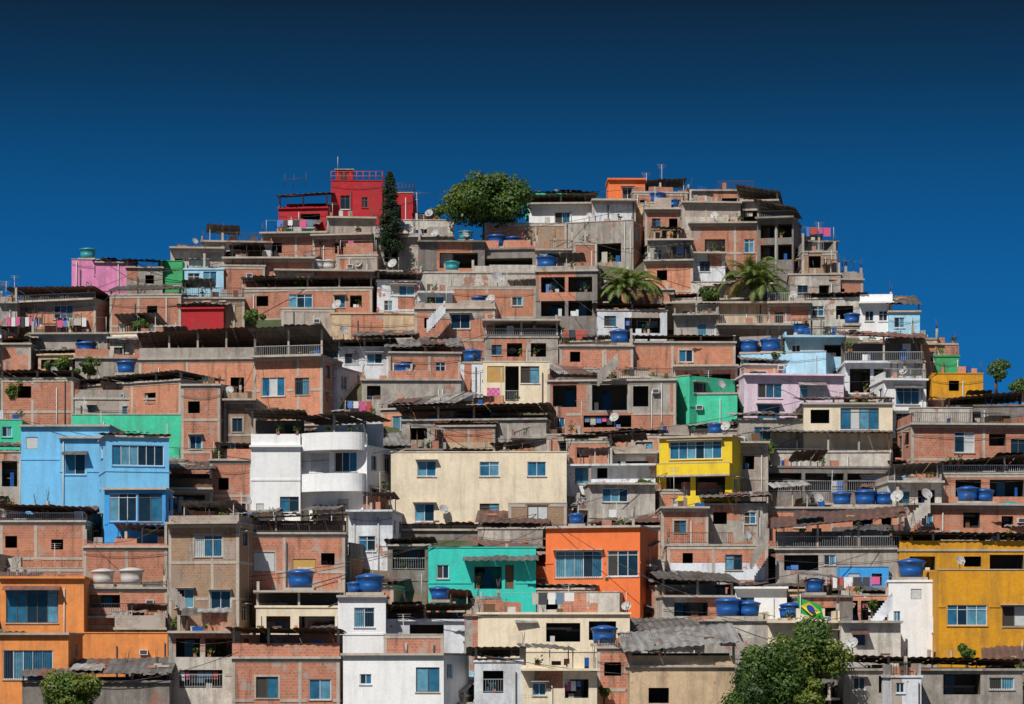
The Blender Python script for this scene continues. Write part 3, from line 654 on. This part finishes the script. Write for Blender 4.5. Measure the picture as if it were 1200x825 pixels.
H('BR',282,404,626,725,w=[(297,322,647,670,'f'),(343,370,655,672,'s'),(376,392,648,662,'o')],roof='tin',rh=20,slope=0.3,name='brick_house')
H('PO',0,98,678,760,w=[(7,68,690,730,'g')],roof='flat',name='orange_house',clut=False,nostrip=True)
H('BR',98,195,690,740,w=[(104,140,697,712,'v')],roof='flat',clut=False)
h=HOUSES[-1]; AA=MB(); GG=MB(); balcony(AA,GG,Fr((0,0,0),(1,0,0),(0,1,0)),0.0,h['W'],(740-722)*h['s'],0.9,'WD','rail'); AA.obj('balcony',h['e'],h['mw']); GG.obj('balcony_railing',h['e'],h['mw'])
H('PO',78,196,742,800,w=[(90,120,774,790,'o'),(140,180,774,790,'v')],roof='para',name='orange_house',clut=False,nostrip=True)
H('PO',-10,80,744,850,w=[(3,62,762,796,'g')],roof='flat',name='orange_house',dy=-1,clut=False,nostrip=True)
H('CD',26,198,800,870,w=[(60,100,808,822,'o')],roof='tin',rh=8,par=False)
H('BR',198,280,742,850,w=[(206,234,748,770,'v'),(240,272,748,770,'v'),(210,260,785,806,'r')],roof='flat')
H('BR',272,398,772,870,w=[(300,326,793,818,'c'),(362,388,796,820,'c')],roof='tin',rh=34,par='BR',slope=-0.3,name='brick_house')
H('CR',300,400,712,765,w=[(312,340,722,742,'v'),(350,392,722,745,'v')],roof='slab',rh=16,par='CR')
# ------------------------------------------------------------ bottom centre
H('WH',396,452,700,800,w=[(415,439,712,735,'g')],roof='flat',name='white_house',clut=False,nostrip=True)
H('WH',400,520,768,880,r=548,w=[(487,515,782,811,'c'),(420,434,790,802,'g')],roof='flat',name='white_house',dy=-1,clut=False,ext=6,nostrip=True)
H('WD',448,548,728,790,w=[(480,520,732,764,'r')],roof='tin',rh=18,slope=-0.4,par=False)
H('BR',450,520,744,770,w=[],roof='para',dy=-6,d=0.3,ext=0.3,clut=False,name='brick_balcony_wall',nostrip=True)
H('CO',546,640,722,800,w=[(570,596,727,748,'c'),(606,626,728,746,'g')],roof='flat')
H('CD',454,504,640,690,w=[(460,498,644,668,'r')],roof='tin',rh=8,par=False,slope=-0.3)
H('CO',560,636,620,650,w=[],roof='tin',rh=4,par=False)
H('TE',502,628,642,722,w=[(512,526,662,678,'g'),(556,588,664,690,'v'),(592,602,662,690,'d')],roof='para',name='turquoise_house',clut=False,nostrip=True)
h=HOUSES[-1]; AA=MB(); corrug(AA,2.6,h['W']+0.2,-1.1,-0.01,h['H']-1.0,h['H']-0.6,'tin'); AA.obj('awning',h['e'],h['mw'])
H('CD',455,640,622,640,w=[],roof='tin',rh=5,par=False,dy=2)
H('OR',640,750,618,730,r=776,w=[(651,706,645,676,'g'),(712,748,645,675,'g')],roof='flat',name='orange_house',clut=False,nostrip=True)
H('CR',560,738,720,800,w=[(640,680,730,752,'v'),(690,722,728,750,'v'),(570,590,758,772,'g')],roof='flat')
H('CL',630,726,694,740,r=742,w=[(640,654,702,714,'o')],roof='para',clut=False)
H('CR',612,700,786,880,w=[(624,640,800,815,'g'),(662,690,796,818,'v')],roof='flat')
H('WD',556,612,776,880,w=[(566,590,786,812,'r')],roof='tin',rh=16,par='WD')
H('BR',700,740,760,860,w=[(708,728,776,792,'o')],roof='flat')
H('BE',738,862,782,880,w=[(752,790,750,770,'v'),(760,784,806,824,'o')],roof='tinl',rh=22,par='BE',slope=1.3,name='beige_house',tilt=0.7)
H('CL',716,860,750,790,w=[(724,736,758,770,'g')],roof='tin',rh=8,par=False,slope=1.0)
H('BR',782,900,640,690,w=[(800,812,648,660,'o'),(850,870,650,668,'c')],roof='flat')
H('CL',776,860,700,745,w=[(790,830,706,722,'v')],roof='tin',rh=18,slope=0.8,par=False)
H('WH',862,922,690,745,w=[(868,884,700,712,'g')],roof='flat',clut=False)
H('CO',826,910,728,790,w=[(840,852,738,752,'g')],roof='flat',clut=False)
H('CR',900,985,730,790,w=[(930,950,740,756,'g')],roof='flat')
# ------------------------------------------------------------ right lower
H('BR',775,830,596,660,w=[(790,804,610,624,'g')],roof='flat')
H('CO',826,900,592,645,w=[(836,852,600,614,'o'),(872,886,600,614,'g')],roof='tin',rh=8,par=False)
H('BO',896,1056,596,640,w=[(1000,1024,604,622,'v'),(930,944,604,618,'g'),(1034,1046,604,618,'o')],roof='flat')
H('CO',910,1056,644,695,w=[(920,960,650,668,'v'),(966,980,650,662,'g')],roof='tinr',rh=30,slope=1.1,par='rail',tilt=0.9)
H('DB',984,1042,664,700,w=[(994,1008,672,684,'f'),(1022,1034,672,686,'v')],roof='para',l=978,name='blue_house',clut=False)
H('BU',1010,1038,652,690,w=[],roof='para',dy=1)
H('CD',942,1000,700,770,w=[(950,980,712,730,'v')],roof='flat')
H('WH',1042,1100,682,770,w=[(1068,1080,690,702,'f'),(1048,1056,716,728,'g')],roof='flat',name='white_house',clut=False,d=5)
H('CL',986,1056,730,800,w=[(1000,1014,742,756,'g')],roof='flat',clut=False)
H('MU',1054,1210,646,700,w=[(1066,1096,652,668,'v'),(1130,1150,652,664,'o'),(1160,1200,650,670,'v')],roof='tin',rh=20,slope=-0.4,par='MU',name='yellow_house')
H('MU',1100,1215,668,780,w=[(1110,1157,709,733,'g'),(1175,1203,710,734,'c')],roof='para',name='yellow_house',dy=-1,clut=False,nostrip=True)
H('MU',1054,1104,640,690,w=[],roof='tinr',rh=12,par=False)
H('BO',1064,1210,592,650,w=[(1080,1094,602,616,'g'),(1130,1150,600,618,'v'),(1176,1190,604,618,'o')],roof='flat')
H('BR',1104,1215,556,610,w=[(1120,1150,562,582,'v'),(1160,1200,562,582,'v')],roof='tin',rh=18,slope=-0.6,tilt=0.7)
H('CL',1040,1104,566,620,w=[(1050,1066,576,590,'g'),(1076,1096,574,592,'v')],roof='flat')
H('CO',988,1200,786,870,w=[(1000,1014,794,808,'g'),(1030,1050,792,812,'o'),(1106,1150,790,814,'v'),(1160,1190,794,808,'c')],roof='tin',rh=14,par=False,slope=-0.5)
H('YE',1062,1106,790,860,w=[(1070,1098,794,812,'v')],roof='flat',clut=False)
H('WD',1044,1080,794,890,w=[(1050,1060,800,812,'g')],roof='flat')
H('CO',946,1010,470,500,w=[],roof='flat',dy=3)

# ------------------------------------------------------------ fill between (remaining unpainted houses)
hand=list(HOUSES)
row=318
while row<930:
    x=-260+R.uniform(0,60)
    while x<1460:
        wd=R.uniform(34,88); yb=row+R.uniform(-8,8); ht=R.uniform(30,60)*(0.7+0.3*(yb/825)); yt=yb-ht; x1=x+wd
        cr=lerp(CREST,(x+x1)/2)
        ok=yb>cr+22 and yt>cr-14
        if ok:
            for h in hand:
                ox=min(x1,h['xb'])-max(x,h['xa'])
                if ox>3 and h['yb']<yb+4 and yt<h['yb']: yt=h['yb']-2
            if yb-yt<16 or (yb>770 and -20<x<1180 and yb-yt<30): ok=False
        if ok:
            mt=R.choices(['BR','BO','BG','BD','CO','CL','WD','CR','BE','LB','PO','MI'],[28,20,9,8,9,9,8,4,3,2,1,1])[0]
            full=yb-yt>33
            rf=R.choice(['flat','flat','para','tin','slab','tinl','tin','tin','slab']) if full else R.choice(['flat','para','tin','tin'])
            rh=0
            if rf.startswith('tin') or rf=='slab':
                rh=R.choice([3,24,24,28]) if full else 3
                if rh>20:
                    if yt+rh<yb-14: yt+=rh
                    else: rh=3
                if rh==3 and rf=='slab': rf='flat'; rh=0
            house(mt,x,x1,yt,yb,roof=rf,rh=rh,par=rh>20,hand=False,r=(x1+R.uniform(6,20)) if R.random()<0.3 else None,l=(x-R.uniform(6,14)) if R.random()<0.1 else None,clut=yt>cr-5)
        x=x1+R.uniform(-6,12)
    row+=27
print('HOUSES',len(HOUSES))

# ------------------------------------------------------------ outside stairs
def stairs(px0,py0,px1,py1,row,mat='WD'):
    D=depth(row)-1.0; s=D*K; a=place(px0,py0,D); b=place(px1,py1,D); n=max(4,int(abs(b.z-a.z)/0.18)); A=MB()
    dx=(b.x-a.x)/n; dz=(b.z-a.z)/n
    for i in range(n):
        x=dx*i; xa,xb=sorted((x,x+dx)); z=dz*(i+1) if dz>0 else dz*i
        A.box(xa,xb,0,0.9,z-0.45,z,mat); A.hexa([(xa,-0.12,z-0.5),(xb,-0.12,z-0.5),(xb,-0.002,z-0.5),(xa,-0.002,z-0.5),(xa,-0.12,z+0.7),(xb,-0.12,z+0.7),(xb,-0.002,z+0.7),(xa,-0.002,z+0.7)],mat)
    A.obj('outside_stairs',None,Matrix.Translation(a))
stairs(1004,760,1046,706,778,'WD'); stairs(636,826,668,790,870,'CL'); stairs(880,662,900,634,694,'CO'); stairs(1060,620,1090,594,652,'CL'); stairs(218,716,196,690,752,'CO'); stairs(700,448,724,424,512,'CO'); stairs(500,386,522,362,424,'WD')
# ------------------------------------------------------------ roof things
def support(px,py):
    best=None
    for h in HOUSES:
        if h['x0']+2<px<h['x1']-2:
            yy=h['yt']-h['rh'] if h['tin'] else h['yt']
            c=abs(yy-py)+(12 if h['tin'] else 0)+(6 if not h['hand'] else 0)
            if best is None or c<best[0]: best=(c,h)
    return best[1] if best else None
def on_roof(px,py,back=1.1):
    h=support(px,py)
    u=(px-h['x0'])/(h['x1']-h['x0'])*h['W']
    return h['mw']@Vector((u,back,h['topz'] if h['tin'] else h['top'])),h
def tank(px,py,rpx,kind='tankb',name='water_tank'):
    p,h=on_roof(px,py); r=rpx*h['s']
    A=MB(); hh=r*1.15
    A.revolve([(0,0.0),(r*0.78,0.0),(r*0.86,hh*0.45),(r*0.84,hh*0.47),(r*0.93,hh*0.85),(r,hh*0.87),(r*1.02,hh*0.97),(r*0.8,hh*1.03),(r*0.3,hh*1.14),(0,hh*1.15)],kind,18)
    A.tube((r*0.7,-r*0.5,0),(r*0.75,-r*0.6,-0.5),0.03,'pipe')
    b=MB(); b.box(-r,r,-r,r,-0.22,-0.01,'beam')
    mw=Matrix.Translation(p+Vector((0,0,0.22))); e=empty(name,mw); A.obj('tank_body',e,mw); b.obj('base_slab',e,mw)
for t in [(102,300,10,'tankt'),(100,434,13),(132,436,12),(474,445,13),(580,302,12),(600,302,10),(640,314,13),(770,240,10),(728,382,13),(877,398,12),(902,400,13),(940,398,10),(555,420,12),(352,690,17),(433,690,17),(516,700,12),(415,668,10),
    (120,668,14,'tankw'),(153,668,15,'tankw'),(708,778,16),(856,724,17),(880,726,14),(930,704,14),(958,706,13),(990,588,12),(1018,590,14),(1040,600,12),(1130,616,13,'tankt'),(1140,584,14),(1069,672,17),(1184,608,14,'tankt'),(1160,610,12),
    (372,302,9,'tankw'),(385,302,9,'tankw'),(546,284,9,'tankt'),(790,246,8),(700,590,10),(672,590,10),(1110,414,10),(1000,384,10),(560,380,9),(906,362,9),(975,372,8,'tankw'),(530,306,9,'tankt'),(650,436,11),(682,438,11),(835,540,10),(925,720,10),(1100,812,10,'tankw')]:
    tank(*t)
def dish(px,py,rpx,az=None):
    p,h=on_roof(px,py,0.3); r=rpx*h['s']; az=R.choice([-0.5,-0.3,0.4,0.7]) if az is None else az
    A=MB(); m=Matrix.Translation((0,0,0.5+r*0.5))@Matrix.Rotation(az,4,'Z')@Matrix.Rotation(math.radians(62),4,'X')
    A.revolve([(0.001,0),(r*0.4,r*0.04),(r*0.75,r*0.14),(r,r*0.26)],'dish',16,m)
    f=m@Vector((0,0,r*0.9))
    for t in (0.5,2.6,4.7): A.tube(m@Vector((r*math.cos(t),r*math.sin(t),r*0.26)),f,0.015,'dish',3)
    A.tube(f,m@Vector((0,0,r*0.75)),0.06,'dish',6)
    B=MB(); B.tube((0,0.1,-0.02),(0,0.1,0.5+r*0.4),0.04,'pipe'); B.tube((0,0.1,0.5+r*0.4),m@Vector((0,0,-0.02)),0.04,'pipe')
    mw=Matrix.Translation(p); e=empty('satellite_dish',mw); A.obj('reflector',e,mw); B.obj('mast',e,mw)
for t in [(465,258,10,0.2),(466,282,7),(478,300,6),(460,306,6),(445,272,5),(503,252,5),(510,286,5),(583,352,8,0.5),(575,372,6),(395,354,6),(402,400,6),(1052,620,8),(1087,606,7),(712,330,5),(838,252,5),(1002,790,7),(480,446,6),(520,622,6),(850,530,6),(610,782,6),(735,744,6),(845,478,6),(240,640,5),(290,606,5),(268,470,6),(720,500,6),(876,620,6),(1126,648,6),(228,300,4),
    (340,312,5),(420,330,5),(545,262,5),(690,252,4),(780,250,4),(600,400,5),(930,360,5),(860,400,5),(1060,440,5),(60,440,5),(680,600,6),(960,600,6)]:
    dish(*t)
for i in range(170):
    h=R.choice(HOUSES)
    if h['tin']: continue
    A=MB(); hh=R.uniform(1.5,3.4); A.tube((0,0,0),(R.uniform(-.1,.1),0,hh),0.03,'pipe',4)
    for j in range(R.randrange(2,6)): w_=0.5-0.07*j; A.tube((-w_,0.02,hh-0.15*j),(w_,0.02,hh-0.15*j),0.014,'pipe',3)
    A.obj('tv_antenna',None,h['mw']@Matrix.Translation((R.uniform(0.3,h['W']-0.3),R.uniform(0.5,3),h['top'])))
vis=[h for h in HOUSES if h['hand']]
for i in range(46):
    a=R.choice(vis); cand=[h for h in vis if h is not a and 8<(h['mw'].translation-a['mw'].translation).length<26 and abs(h['D']-a['D'])<9]
    if not cand: continue
    b=R.choice(cand)
    p=a['mw']@Vector((0.5,-0.2,a['top']+0.3)); q=b['mw']@Vector((0.5,-0.2,b['top']+0.3)); A=MB(); sg=R.uniform(0.5,1.3)
    A_=[p.lerp(q,t/10)-Vector((0,0,sg*math.sin(math.pi*t/10))) for t in range(11)]
    for c,d_ in zip(A_,A_[1:]): A.tube(c,d_,0.026,'iron',3)
    A.obj('power_line')
for h,kk in ((HOUSES[0],'c3'),(HOUSES[1],'iron')):
    A=MB()
    for z in (0.5,0.95):
        A.tube((0,0.1,h['top']+z),(h['W'],0.1,h['top']+z),0.035,kk); A.tube((h['W'],0.1,h['top']+z),(h['W'],h['d'],h['top']+z),0.035,kk)
    for i in range(9): A.tube((h['W']*i/8,0.1,h['top']),(h['W']*i/8,0.1,h['top']+0.95),0.03,kk)
    A.obj('roof_railing',h['e'],h['mw'])
h=HOUSES[0]; A=MB(); A.box(0.4,2.1,1.0,3.0,h['top'],h['top']+1.25,'RD'); A.box(0.9,1.5,0.96,0.999,h['top']+0.02,h['top']+1.1,'interd'); A.box(0.3,2.2,0.8,3.1,h['top']+1.252,h['top']+1.34,'beam')
A.tube((0.6,1.2,h['top']+1.3),(0.6,1.2,h['top']+2.6),0.03,'pipe'); A.obj('rooftop_room',h['e'],h['mw'])
h=HOUSES[2]; A=MB()
for u in (0.5,1.4,2.6): A.tube((u,0.3,h['topz']-0.2),(u+0.1,0.3,h['topz']+R.uniform(0.7,1.4)),0.03,'iron')
A.tube((0.5,0.3,h['topz']+0.5),(2.7,0.3,h['topz']+0.6),0.03,'iron'); A.obj('roof_frame',h['e'],h['mw'])
# laundry at the far left
p=place(6,392,depth(400)-1.5); A=MB(); A.tube((0,0,0),(0,0,1.7),0.03,'pipe',4); A.tube((3.6,0,0),(3.6,0,1.7),0.03,'pipe',4); A.tube((0,0,1.6),(3.6,0,1.55),0.015,'pipe',3)
for i,k in enumerate(['c0','c1','c0','c5','c1','c0','c2','c1']): A.box(0.15+i*0.42,0.5+i*0.42,-0.01,0.01,0.65+0.1*(i%3),1.57,k)
A.obj('clothes_line',None,Matrix.Translation(p))
# Brazilian flag on its pole
p=place(938,722,depth(800)-1); A=MB(); A.tube((0,0,-3.5),(0,0,1.6),0.04,'pipe')
def fp(u,v,o=0): return (u*1.7-0.25*v,0.12*math.sin(u*6)-o,v*1.15+0.2-0.55*u)
n_=8
for i in range(n_): A.poly([fp(i/n_,0),fp((i+1)/n_,0),fp((i+1)/n_,1),fp(i/n_,1)],'flagg')
A.poly([fp(.08,.5,.03),fp(.5,.08,.16),fp(.92,.5,.05),fp(.5,.92,.16)],'flagy')
A.poly([fp(.5+.17*math.cos(t*math.pi/6),.5+.25*math.sin(t*math.pi/6),.2) for t in range(12)],'flagb')
A.obj('brazilian_flag',None,Matrix.Translation(p))

# ------------------------------------------------------------ vegetation
def tree(px0,px1,py0,py1,row,kinds=('l0','l1','l1'),n=9000,name='broadleaf_tree',leaf=0.26,lobes=16,trunk=4,off=1.5):
    D=depth(row)-off; s=D*K; c=place((px0+px1)/2,(py0+py1)/2,D); rx=(px1-px0)*s/2; rz=(py1-py0)*s/2; ry=rx*0.8
    L=MB(); T=MB(); cl=[]
    for i in range(lobes):
        v=Vector((R.gauss(0,1),R.gauss(0,1),R.gauss(0,1))).normalized()*R.uniform(0.35,0.84)
        cl.append((Vector((v.x*rx,v.y*ry,v.z*rz)),R.uniform(0.2,0.4)*min(rx,rz*1.3),R.choice(kinds)))
    cl.append((Vector((0,0,0)),min(rx,rz)*0.6,kinds[0]))
    base=Vector((0,0,-rz-trunk)); fork=Vector((0,0,-rz*0.6)); T.tube(base,fork,0.28*rx/4+0.08,'trunk',7,0.2*rx/4+0.05)
    for q,r_,k in cl: T.tube(fork,q,0.1*rx/4+0.03,'trunk',5,0.03)
    tot=sum(r_*r_ for _,r_,_ in cl)
    for q,r_,k in cl:
        for j in range(int(n*r_*r_/tot)):
            v=Vector((R.gauss(0,1),R.gauss(0,1),R.gauss(0,1))).normalized(); rr=r_*(R.uniform(0.6,1.15))
            p=q+Vector((v.x*rr,v.y*rr,v.z*rr*0.85)); nn=(v+Vector((R.uniform(-.8,.8),R.uniform(-.8,.8),R.uniform(-.3,.9)))).normalized()
            a=nn.orthogonal().normalized(); a.rotate(Matrix.Rotation(R.uniform(0,6.28),3,nn)); b=nn.cross(a); l=leaf*R.uniform(0.6,1.3)
            L.poly([p-a*l*0.6,p-b*l*0.32,p+a*l*0.6,p+b*l*0.32],k if R.random()<0.8 else R.choice(kinds))
    mw=Matrix.Translation(c); e=empty(name,mw); T.obj('trunk_and_limbs',e,mw); L.obj('foliage',e,mw)
tree(512,626,194,272,285,('l0','l1','l1','l2'),n=19000,lobes=38,leaf=0.3)
tree(836,952,750,868,880,('l0','l1','l1'),n=20000,lobes=38,leaf=0.22,off=3)
tree(896,996,724,812,860,('l1','l1','l2'),n=15000,lobes=32,leaf=0.22,off=3)
tree(40,124,780,856,885,('l1','l1','l2'),n=12000,lobes=24,leaf=0.2,off=3)
tree(926,976,788,850,880,('l2','l1'),n=4500,lobes=10,leaf=0.2,off=4)
for a in [(45,92,416,442,446),(84,124,420,440,446),(990,1042,422,440,446),(1150,1184,414,452,470),(2,34,446,468,480),(86,108,676,716,722),(890,914,512,534,546),(812,856,334,356,366),(500,530,238,256,270),(280,316,362,378,388),(420,470,395,404,410),(585,612,790,812,840),(742,770,560,572,590),(200,214,720,738,770),(1180,1210,440,470,482),
    (150,176,372,388,396),(1000,1024,462,478,486),(640,668,380,394,402),(300,322,560,580,592),(1090,1112,560,576,586),(860,880,640,656,668),(706,730,672,690,706),(1010,1034,700,716,730),(470,492,560,574,584),(340,360,330,342,350),(900,926,410,424,430),(40,66,590,606,618),(608,630,530,544,560),(1180,1204,540,556,566),(246,262,520,540,566),(960,985,440,452,462),(1120,1146,756,776,800),(780,800,600,612,622),(1170,1200,770,796,820),(700,716,800,822,850)]:
    tree(*a,kinds=('l1','l2','l1'),n=1500,name='shrub',leaf=0.2,lobes=7,trunk=0.8,off=2.2)
def palm(px,py,rpx,row,nf=30):
    D=depth(row)-1; s=D*K; c=place(px,py,D); Lf=rpx*s; A=MB(); T=MB()
    T.tube((0.3,0,-6),(0,0,-0.1),0.22,'trunk',8,0.16)
    for i in range(nf):
        az=R.uniform(0,6.28); el=R.uniform(0.0,1.4); L=Lf*R.uniform(0.95,1.3); k='pl' if el>0.15 or R.random()<0.4 else 'pd'
        dirh=Vector((math.cos(az),math.sin(az),0)); p=Vector((0,0,0)); pts=[p.copy()]; a=el; n=14
        for j in range(n):
            p=p+(dirh*math.cos(a)+Z*math.sin(a))*(L/n); pts.append(p.copy()); a-=0.09+0.008*j
        for q,w in zip(pts,pts[1:]): A.tube(q,w,0.03,k,3)
        side=dirh.cross(Z)
        for j in range(1,n+1):
            for h_ in (0,0.33,0.66):
                q=pts[j-1].lerp(pts[j],h_); t=j/n; ll=Lf*0.26*math.sin(math.pi*min(1,0.14+t*0.8))
                tg=(pts[j]-pts[j-1]).normalized()
                for sg in (-1,1):
                    tip=q+side*sg*ll*0.8+tg*ll*0.6-Z*ll*R.uniform(0.1,0.55)
                    A.poly([q-tg*0.05,q+tg*0.05,tip],k)
    mw=Matrix.Translation(c); e=empty('palm_tree',mw); T.obj('trunk',e,mw); A.obj('fronds',e,mw)
palm(741,334,40,376,36); palm(726,342,30,378,22); palm(880,328,42,374,38); palm(895,336,34,376,24)
def pine(px,py0,py1,hw,row):
    D=depth(row)-1; s=D*K; b=place(px,py1,D); Ht=(py1-py0)*s; A=MB(); T=MB(); T.tube((0,0,-2),(0,0,Ht),0.18,'trunk',7,0.03)
    z=Ht*0.04
    while z<Ht:
        t=z/Ht; rr=hw*s*(1-t)**0.7*R.uniform(0.75,1.15)+0.15
        for i in range(9):
            az=R.uniform(0,6.28); d=Vector((math.cos(az),math.sin(az),0)); tip=Vector((0,0,z))+d*rr*R.uniform(0.7,1.1)+Z*0.25*rr
            T.tube((0,0,z),tip,0.03,'trunk',3,0.01)
            for j in range(34):
                q=Vector((0,0,z)).lerp(tip,R.uniform(0.15,1.0))+Vector((R.gauss(0,.09),R.gauss(0,.09),R.gauss(0,.1)))
                v=Vector((R.gauss(0,1),R.gauss(0,1),R.gauss(0,.6))).normalized()*0.22; w=v.orthogonal().normalized()*0.06
                A.poly([q-w,q+w,q+v],'pn')
        z+=0.22
    mw=Matrix.Translation(b); e=empty('pine_tree',mw); T.obj('trunk',e,mw); A.obj('needles',e,mw)
pine(457,204,300,17,318)

# ------------------------------------------------------------ terrain
xs=[-9000,-4000,-1500,-700,-400]+[-300+i*5 for i in range(121)]+[400,700,1500,4000,9000]
ys=[-3000,-800,-200,0,80]+[120+i*4 for i in range(90)]+[520,700,1200,3000,9000]
v=[(x,y,terrain(x,y)+(R.uniform(-.3,.3) if terrain(x,y)>0.5 else 0)) for y in ys for x in xs]; nx=len(xs)
f=[(j*nx+i,j*nx+i+1,(j+1)*nx+i+1,(j+1)*nx+i) for j in range(len(ys)-1) for i in range(nx-1)]
me=bpy.data.meshes.new('ground'); me.from_pydata(v,[],f); me.materials.append(M['earth']); me.update()
o=bpy.data.objects.new('ground',me); bpy.context.scene.collection.objects.link(o)

# ------------------------------------------------------------ light, sky, camera
el=math.radians(50); sx,sy=-0.50,-0.866
sd=Vector((sx*math.cos(el),sy*math.cos(el),math.sin(el)))
L=bpy.data.lights.new('sun','SUN'); L.energy=5.0; L.angle=math.radians(0.5); L.color=(1.0,0.96,0.89)
lo=bpy.data.objects.new('sun',L); lo.rotation_euler=(-sd).to_track_quat('-Z','Y').to_euler(); bpy.context.scene.collection.objects.link(lo)
w=bpy.data.worlds.new('World'); bpy.context.scene.world=w; w.use_nodes=True; n=w.node_tree; n.nodes.clear()
out=N(n,'ShaderNodeOutputWorld'); bg=N(n,'ShaderNodeBackground'); bg.inputs[1].default_value=0.065; n.links.new(bg.outputs[0],out.inputs[0])
sky=N(n,'ShaderNodeTexSky'); sky.sky_type='NISHITA'; sky.sun_disc=False; sky.sun_elevation=el; sky.sun_rotation=math.atan2(sx,sy)%(2*math.pi); sky.ozone_density=3.0
tc=N(n,'ShaderNodeTexCoord'); sp=N(n,'ShaderNodeSeparateXYZ'); n.links.new(tc.outputs['Generated'],sp.inputs[0])
rp=N(n,'ShaderNodeValToRGB'); n.links.new(mrange(n,sp.outputs[2],0.0,0.3),rp.inputs[0])
stops=[(0.0,(45,135,195)),(0.3,(14,104,170)),(0.47,(7,88,150)),(0.57,(6,74,126)),(0.67,(6,53,90)),(0.76,(9,35,58)),(1.0,(9,31,52))]
e=rp.color_ramp.elements
while len(e)>2: e.remove(e[-1])
for i,(p_,c_) in enumerate(stops):
    x=e[i] if i<2 else e.new(p_)
    x.position=p_; x.color=tuple(v_*2.0 for v_ in lin(c_))+(1,)
sc=N(n,'ShaderNodeVectorMath',operation='SCALE'); sc.inputs['Scale'].default_value=0.5/0.065; n.links.new(rp.outputs[0],sc.inputs[0])
fac=mrange(n,sp.outputs[2],0.26,0.6,0.985,0.1)
n.links.new(mixc(n,fac,sky.outputs[0],sc.outputs[0]),bg.inputs[0])
c=bpy.data.cameras.new('camera'); c.lens=100; c.sensor_width=36; c.shift_y=(HZ-412.5)/1200; c.clip_end=20000; c.clip_start=1
co=bpy.data.objects.new('camera',c); co.location=(0,0,CZ); co.rotation_euler=(math.radians(90),0,0); bpy.context.scene.collection.objects.link(co)
sc_=bpy.context.scene; sc_.camera=co
sc_.view_settings.view_transform='Standard'; sc_.view_settings.look='None'; sc_.view_settings.exposure=0
